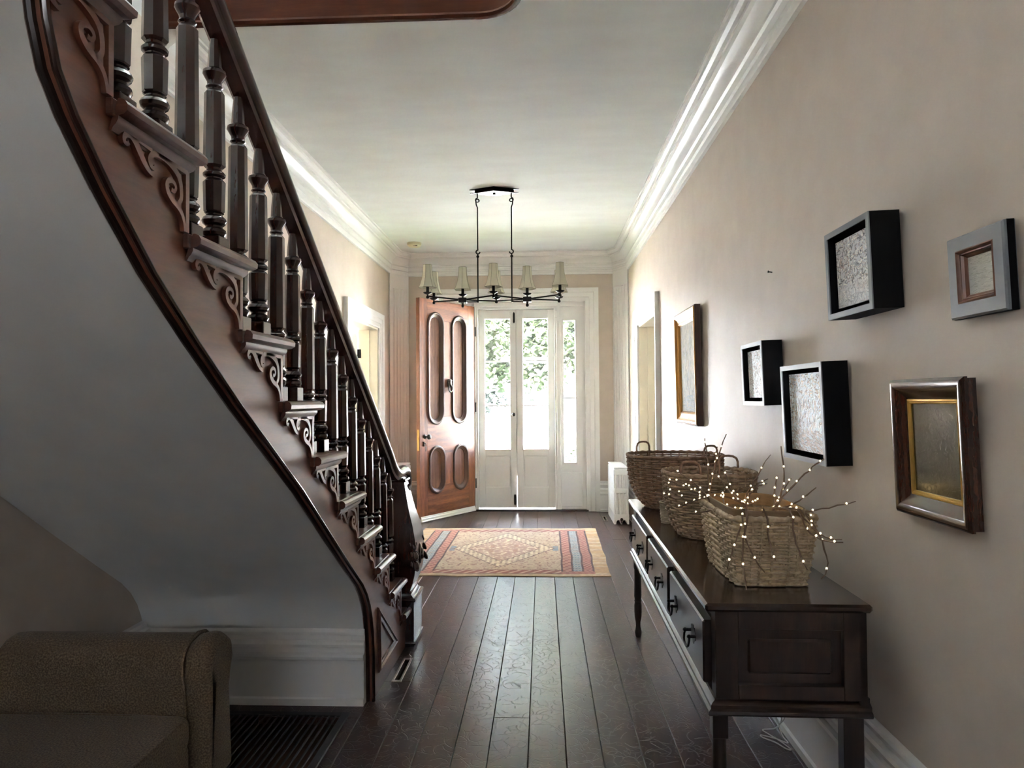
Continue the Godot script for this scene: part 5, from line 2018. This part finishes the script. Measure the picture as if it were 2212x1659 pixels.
func rug() -> void:
	var m := plain("rug_weave", Color.WHITE, 0.92)
	m.albedo_texture = rug_texture()
	m.texture_repeat = false
	m.rim_enabled = true
	m.rim = 0.15
	var x0 := -1.285
	var x1 := 0.530
	var z0 := -7.510
	var z1 := -5.500
	var b := MB.new()
	var n := 24
	var wav := noise(0.35, 33, 2)
	var at := func(i: int, j: int) -> Vector3:
		var u := float(i) / n
		var v := float(j) / n
		var ex := wav.get_noise_2d(v * 9.0, 3.0) * 0.012 * (absf(u - 0.5) * 2.0) + (0.02 * (1.0 - v) if u > 0.5 else 0.0) * u
		var ez := wav.get_noise_2d(u * 14.0, 9.0) * 0.016 * (absf(v - 0.5) * 2.0)
		var y := 0.0065 + maxf(0.0, wav.get_noise_2d(u * 8.0, v * 8.0)) * 0.003
		return Vector3(lerpf(x0, x1, u) + ex, y, lerpf(z0, z1, v) + ez)
	for i in n:
		for j in n:
			var p0: Vector3 = at.call(i, j)
			var p1: Vector3 = at.call(i + 1, j)
			var p2: Vector3 = at.call(i + 1, j + 1)
			var p3: Vector3 = at.call(i, j + 1)
			b.quad_uv(p3, p2, p1, p0, Vector2(float(i) / n, float(j + 1) / n), Vector2(float(i + 1) / n, float(j + 1) / n), Vector2(float(i + 1) / n, float(j) / n), Vector2(float(i) / n, float(j) / n))
	# edge down to the floor
	var rim := []
	for i in n:
		rim.append([i, 0])
	for j in n:
		rim.append([n, j])
	for i in n:
		rim.append([n - i, n])
	for j in n:
		rim.append([0, n - j])
	for k in rim.size():
		var q0: Array = rim[k]
		var q1: Array = rim[(k + 1) % rim.size()]
		var a: Vector3 = at.call(q0[0], q0[1])
		var c: Vector3 = at.call(q1[0], q1[1])
		var ua := Vector2(float(q0[0]) / n, float(q0[1]) / n)
		b.quad_uv(a, c, Vector3(c.x, 0.0007, c.z), Vector3(a.x, 0.0007, a.z), ua, ua, ua, ua)
	var o := thing("rug", "worn oriental rug in cream, rose and blue with a diamond medallion", "rug", Vector3.ZERO)
	part(b, "pile", m, o, 60)


# upholstered block: section in the plane across the run, swept along x with rounded ends
func padded(b: MB, sec: Array, x0: float, x1: float, soft: float) -> void:
	var c := Vector2.ZERO
	for q in sec:
		c += q
	c /= sec.size()
	var steps := []
	for k in 6:
		var a := PI * 0.5 * k / 5.0
		steps.append([x0 + soft * (1.0 - sin(a)), soft * (1.0 - cos(a))])
	steps.reverse()
	var fwd := []
	for k in 6:
		var a := PI * 0.5 * k / 5.0
		fwd.append([x0 + soft - soft * cos(a), soft - soft * sin(a)])
	for k in 6:
		var a := PI * 0.5 * k / 5.0
		fwd.append([x1 - soft + soft * sin(a), soft - soft * cos(a)])
	var rings := []
	for s in fwd:
		var ring := []
		for q in sec:
			var d: Vector2 = q - c
			var k := maxf(0.02, 1.0 - s[1] / maxf(d.length(), 0.01))
			var p := c + d * k
			ring.append(Vector3(s[0], p.y, p.x))
		rings.append(ring)
	var m := sec.size()
	for i in rings.size() - 1:
		for k in m:
			b.quad(rings[i][k], rings[i][(k + 1) % m], rings[i + 1][(k + 1) % m], rings[i + 1][k])
	for k in range(1, m - 1):
		b.tri(rings[0][0], rings[0][k + 1], rings[0][k])
		b.tri(rings[-1][0], rings[-1][k], rings[-1][k + 1])


func rounded(w: float, h: float, r: float, at: Vector2) -> Array:
	var p := []
	for q in [[1, 1], [-1, 1], [-1, -1], [1, -1]]:
		for k in 6:
			var a := atan2(q[1], q[0]) - PI / 4 + PI * 0.5 * k / 5.0
			p.append(at + Vector2(q[0] * (w / 2 - r), q[1] * (h / 2 - r)) + Vector2(cos(a), sin(a)) * r)
	return p


func loveseat() -> void:
	var s := thing("settee", "low upholstered settee in mottled tan cloth tucked under the stairs", "settee")
	var b := MB.new()
	# back with its rolled top; section (z, y)
	var sec := []
	for q in [Vector2(-2.245, 0.13), Vector2(-2.242, 0.40), Vector2(-2.236, 0.46), Vector2(-2.222, 0.505), Vector2(-2.222, 0.55), Vector2(-2.240, 0.585), Vector2(-2.275, 0.606), Vector2(-2.320, 0.612), Vector2(-2.365, 0.602), Vector2(-2.400, 0.575), Vector2(-2.412, 0.53), Vector2(-2.40, 0.47), Vector2(-2.385, 0.40), Vector2(-2.385, 0.13)]:
		sec.append(q)
	padded(b, sec, -1.815, -1.165, 0.02)
	part(b, "back", M.sofa_cloth, s, 50)
	# thick front scroll that closes the back's end
	b = MB.new()
	var big := []
	for q in sec:
		big.append(Vector2(-2.315, 0.37) + (q - Vector2(-2.315, 0.37)) * Vector2(1.10, 1.02))
	padded(b, big, -1.185, -1.085, 0.045)
	part(b, "end_scroll", M.sofa_cloth, s, 60)
	# welt between them
	b = MB.new()
	var welt := []
	for q in big:
		welt.append(Vector3(-1.172, q.y, q.x))
	b.tube(welt, 0.006, 6, true)
	part(b, "welt", M.sofa_cloth, s, 60)
	b = MB.new()
	padded(b, rounded(0.93, 0.17, 0.02, Vector2(-1.765, 0.205)), -1.80, -1.15, 0.02)
	part(b, "seat_base", M.sofa_cloth, s, 50)
	b = MB.new()
	padded(b, rounded(0.92, 0.105, 0.04, Vector2(-1.770, 0.338)), -1.80, -1.14, 0.04)
	part(b, "seat_cushion", M.sofa_cloth, s, 60)
	b = MB.new()
	b.tube([Vector3(-1.80, 0.378, -2.222), Vector3(-1.50, 0.382, -2.220), Vector3(-1.18, 0.376, -2.216), Vector3(-1.150, 0.372, -2.19), Vector3(-1.146, 0.372, -1.9), Vector3(-1.146, 0.372, -1.35), Vector3(-1.17, 0.376, -1.318), Vector3(-1.80, 0.378, -1.315)], 0.006, 6)
	part(b, "piping", M.sofa_cloth, s, 60)
	for x in [-1.74, -1.20]:
		for z in [-2.30, -1.36]:
			b = MB.new()
			b.lathe([Vector2(0, 0), Vector2(0.018, 0), Vector2(0.026, 0.135), Vector2(0, 0.135)], 10, Transform3D(Basis(), Vector3(x, 0, z)))
			part(b, "foot", M.oak_dark, s, 35)


func register(label: String, at: Vector3, turn: float, w: float, l: float) -> void:
	var o := thing("floor_register", label, "floor vent", at)
	o.rotation.y = turn
	var b := MB.new()
	for q in [[-1, 0], [1, 0], [0, -1], [0, 1]]:
		if q[0] != 0:
			b.box(Vector3(q[0] * (w / 2 - 0.006), 0.004, 0), Vector3(0.012, 0.006, l), 0.002)
		else:
			b.box(Vector3(0, 0.004, q[1] * (l / 2 - 0.01)), Vector3(w - 0.02, 0.006, 0.02), 0.002)
	part(b, "rim", M.vent_metal, o, 0)


func small_things() -> void:
	var b: MB
	register("narrow metal floor register beside the foot of the stairs", Vector3(-0.736, 0.0, -3.596), 0.0, 0.050, 0.315)
	register("narrow metal floor register beside the white radiator", Vector3(0.712, 0.0, -8.13), 0.0, 0.045, 0.30)
	# large dark grille in the floor under the stairs
	var g := thing("floor_grille", "large dark slatted grille set in the floor in front of the stair's white baseboard", "floor vent", Vector3(-1.22, 0.0, -2.80))
	b = MB.new()
	for q in [[Vector3(0.335, 0.006, 0), Vector3(0.035, 0.010, 0.58)], [Vector3(-0.335, 0.006, 0), Vector3(0.035, 0.010, 0.58)], [Vector3(0, 0.006, 0.272), Vector3(0.64, 0.010, 0.035)], [Vector3(0, 0.006, -0.272), Vector3(0.64, 0.010, 0.035)]]:
		b.box(q[0], q[1], 0.003)
	part(b, "rim", M.grate_metal, g, 0)
	for k in 22:
		b = MB.new()
		b.box(Vector3(-0.30 + k * 0.0285, 0.007, 0), Vector3(0.008, 0.007, 0.51), 0.002)
		part(b, "slat", M.grate_metal, g, 0)
	# smoke alarm
	var a := thing("smoke_alarm", "round ivory smoke alarm on the ceiling near the entry", "smoke alarm", Vector3(-1.476, CEIL, -7.974))
	b = MB.new()
	b.lathe([Vector2(0, 0), Vector2(0.082, 0), Vector2(0.084, -0.012), Vector2(0.080, -0.030), Vector2(0.062, -0.044), Vector2(0.050, -0.047), Vector2(0, -0.048)], 24)
	part(b, "case", M.plastic_ivory, a, 35)
	b = MB.new()
	b.box(Vector3(0.02, -0.042, 0.052), Vector3(0.05, 0.01, 0.02), 0.003)
	part(b, "vent", M.frame_copper, a, 0)
	# nail left in the wall
	var nl := thing("nail", "bare nail sticking out of the taupe wall between the picture frames", "nail", Vector3(WALL_R, 1.97, -3.204))
	b = MB.new()
	b.tube([Vector3(0.01, -0.002, 0), Vector3(-0.018, 0.002, 0)], 0.003, 6)
	b.sphere(Vector3(-0.018, 0.002, 0), Vector3(0.003, 0.006, 0.006), 8, 5)
	part(b, "shank", M.iron, nl, 40)
	# loose white flex of the twig lights by the baseboard
	var cord := thing("power_cord", "thin white cord in loose loops on the floor under the sideboard", "cord", Vector3.ZERO)
	b = MB.new()
	var k1 := [Vector3(0.980, 0.46, -2.99), Vector3(0.982, 0.30, -3.0), Vector3(0.975, 0.13, -2.99), Vector3(0.984, 0.06, -2.97), Vector3(0.965, 0.012, -2.99), Vector3(0.913, 0.0035, -2.993), Vector3(0.925, 0.0035, -2.955), Vector3(0.952, 0.0035, -2.897), Vector3(0.972, 0.0035, -2.830), Vector3(0.955, 0.0035, -2.835), Vector3(0.93, 0.0035, -2.885), Vector3(0.892, 0.0035, -2.925), Vector3(0.893, 0.0035, -2.945), Vector3(0.94, 0.0045, -2.915), Vector3(0.978, 0.0045, -2.880), Vector3(0.972, 0.014, -2.93), Vector3(0.976, 0.06, -3.02), Vector3(0.972, 0.10, -2.95), Vector3(0.978, 0.115, -2.91), Vector3(0.980, 0.075, -2.93), Vector3(0.976, 0.03, -3.0), Vector3(0.978, 0.10, -3.06), Vector3(0.980, 0.28, -3.06), Vector3(0.980, 0.46, -3.03)]
	var fine := []
	for i in k1.size() - 1:
		var p0: Vector3 = k1[maxi(i - 1, 0)]
		var p3: Vector3 = k1[mini(i + 2, k1.size() - 1)]
		for k in 5:
			var q: Vector3 = (k1[i] as Vector3).cubic_interpolate(k1[i + 1], p0, p3, k / 5.0)
			q.y = maxf(q.y, 0.0035)
			q.x = minf(q.x, 0.985)
			fine.append(q)
	b.tube(fine, 0.0026, 6)
	part(b, "flex", M.cord_white, cord, 60)


# ---------- outdoors ----------

func foliage(called: String, parent: Node3D, spots: Array, size: float, m: Material) -> void:
	var leaf := MB.new()
	var pts := [Vector3(0, 0, 0), Vector3(0.32, 0.06, 0.3), Vector3(0.42, 0.03, 0.62), Vector3(0.2, 0, 0.85), Vector3(0, -0.06, 1.1), Vector3(-0.2, 0, 0.85), Vector3(-0.42, 0.03, 0.62), Vector3(-0.32, 0.06, 0.3)]
	for k in range(1, 7):
		leaf.tri(pts[0], pts[k], pts[k + 1])
	var mesh := leaf.mesh(0)
	mesh.surface_set_material(0, m)
	var mm := MultiMesh.new()
	mm.transform_format = MultiMesh.TRANSFORM_3D
	mm.use_colors = true
	mm.mesh = mesh
	mm.instance_count = spots.size()
	var r := RandomNumberGenerator.new()
	r.seed = 77
	for i in spots.size():
		var bs := Basis.from_euler(Vector3(r.randf_range(-0.9, 0.9), r.randf() * TAU, r.randf_range(-0.9, 0.9))).scaled(Vector3.ONE * size * r.randf_range(0.6, 1.3))
		mm.set_instance_transform(i, Transform3D(bs, spots[i]))
		var t := r.randf()
		mm.set_instance_color(i, Color(lerpf(0.7, 1.25, t), lerpf(0.8, 1.1, t), lerpf(0.9, 0.7, t)))
	var o := MultiMeshInstance3D.new()
	o.name = called
	o.multimesh = mm
	o.set_meta("kind", "stuff")
	parent.add_child(o, true)


func leaf_paint(called: String, c: Color) -> StandardMaterial3D:
	var m := plain(called, c, 0.6)
	m.vertex_color_use_as_albedo = true
	m.backlight_enabled = true
	m.backlight = c * 0.5
	m.cull_mode = BaseMaterial3D.CULL_DISABLED
	return m


func outdoors() -> void:
	var b := MB.new()
	span(b, Vector3(-40, -0.65, -70), Vector3(40, -0.45, FRONT - 0.25))
	setting(part(b, "ground", M.gravel, null, 0), "sunlit pale gravel outside the front door")
	b = MB.new()
	span(b, Vector3(-2.6, -0.45, -10.4), Vector3(2.4, -0.06, FRONT - 0.25), 0.02)  # unseen; dark grey chosen to cut bounce onto the far ceiling
	setting(part(b, "porch_floor", M.porch_paint, null, 0), "grey painted porch floor outside the front door")
	b = MB.new()
	span(b, Vector3(-12, -0.5, -13.0), Vector3(12, -0.42, FRONT - 0.25))  # unseen dark strip, added so less light bounces onto the hall ceiling
	setting(part(b, "lawn", M.grass, null, 0), "strip of lawn added to cut bounce light at the house front")
	var r := RandomNumberGenerator.new()
	r.seed = 21
	var green := leaf_paint("leaf_green", Color(0.10, 0.16, 0.025))
	var teal := leaf_paint("leaf_teal", Color(0.075, 0.125, 0.11))
	# clumps: centre, radius, leaves
	var trees := [
		["leafy tree with bright green drooping boughs outside the glazed doors", Vector3(0.9, -0.45, -18.0), green, 0.16, [[Vector3(-0.9, 3.6, -17.0), 1.2, 6500], [Vector3(-0.2, 3.0, -17.2), 0.9, 5000], [Vector3(-0.35, 2.3, -17.4), 0.5, 1800], [Vector3(0.9, 3.2, -17.0), 1.0, 3600], [Vector3(0.3, 4.6, -17.8), 1.8, 4200], [Vector3(1.0, 2.4, -17.2), 0.5, 700], [Vector3(-1.5, 2.6, -17.3), 0.7, 2000], [Vector3(-2.0, 4.0, -18), 1.2, 600], [Vector3(2.2, 4.0, -18), 1.4, 700], [Vector3(-0.30, 1.95, -17.2), 0.45, 900], [Vector3(-1.25, 2.05, -17.3), 0.5, 900]]],
		["distant blue-green tree left of the bright green one outside", Vector3(-4.4, -0.45, -30.0), teal, 0.24, [[Vector3(-3.4, 2.2, -29.0), 1.3, 3000], [Vector3(-2.3, 1.6, -28.5), 0.8, 1500], [Vector3(-4.6, 3.6, -30.0), 2.2, 1200]]],
	]
	for t in trees:
		var base: Vector3 = t[1]
		var o := thing("tree", t[0], "tree", base)
		b = MB.new()
		b.tube([Vector3(0, 0, 0), Vector3(0.05, 1.4, 0.0), Vector3(0.0, 3.0, 0.2), Vector3(-0.3, 4.5, 0.3)], [0.28, 0.22, 0.17, 0.08], 10)
		part(b, "trunk", M.bark, o, 50)
		var spots := []
		for c in t[4]:
			var centre: Vector3 = c[0] - base
			b = MB.new()
			b.tube([Vector3(0, 2.6, 0.15), centre * 0.6 + Vector3(0, 1.4, 0), centre], [0.07, 0.045, 0.015], 6)
			part(b, "bough", M.bark, o, 50)
			for i in c[2]:
				var d: Vector3 = Vector3(r.randfn(), r.randfn() * 0.75, r.randfn()) * float(c[1]) * 0.5
				spots.append(centre + d)
		foliage("leaves", o, spots, t[3], t[2])
	var s := thing("shrub", "small flowering shrub beside the step, seen low in the sidelight", "shrub", Vector3(0.50, -0.45, -11.6))
	b = MB.new()
	b.tube([Vector3(0, 0, 0), Vector3(0.02, 0.5, 0)], [0.02, 0.008], 6)
	b.tube([Vector3(0, 0.1, 0), Vector3(0.14, 0.6, 0.05)], [0.014, 0.006], 6)
	part(b, "stem", M.bark, s, 50)
	var sp := []
	for i in 160:
		sp.append(Vector3(r.randfn() * 0.13, 0.72 + r.randfn() * 0.14, r.randfn() * 0.13))
	foliage("leaves", s, sp, 0.06, green)
	# pierced bracket of the porch that shows at the top of the right-hand panes
	var k := thing("porch_bracket", "slanting pale blue porch bracket seen through the upper right pane", "bracket", Vector3(-0.355, 2.27, -10.42))
	b = MB.new()
	var outer := PackedVector2Array([Vector2(0.0, 0.0), Vector2(0.065, 0.02), Vector2(0.105, 0.75), Vector2(0.0, 0.75)])
	b.prism(outer, 0.03)
	part(b, "board", M.bracket_blue, k, 0)
	for i in 5:
		b = MB.new()
		b.box(Vector3(0.036 + 0.004 * i, 0.07 + 0.06 * i, 0.032), Vector3(0.03, 0.03, 0.006), 0.002)
		part(b, "stud", M.trim_paint, k, 0)
	b = MB.new()
	span(b, Vector3(-3.2, 3.02, -10.7), Vector3(3.0, 3.2, FRONT - 0.25))  # out of view; added to block high sky and shade the porch floor
	span(b, Vector3(-3.2, 2.86, -10.5), Vector3(3.0, 3.02, -10.3))
	setting(part(b, "added_porch_roof", M.trim_paint, null, 0), "white unseen roof added to shade the front step")
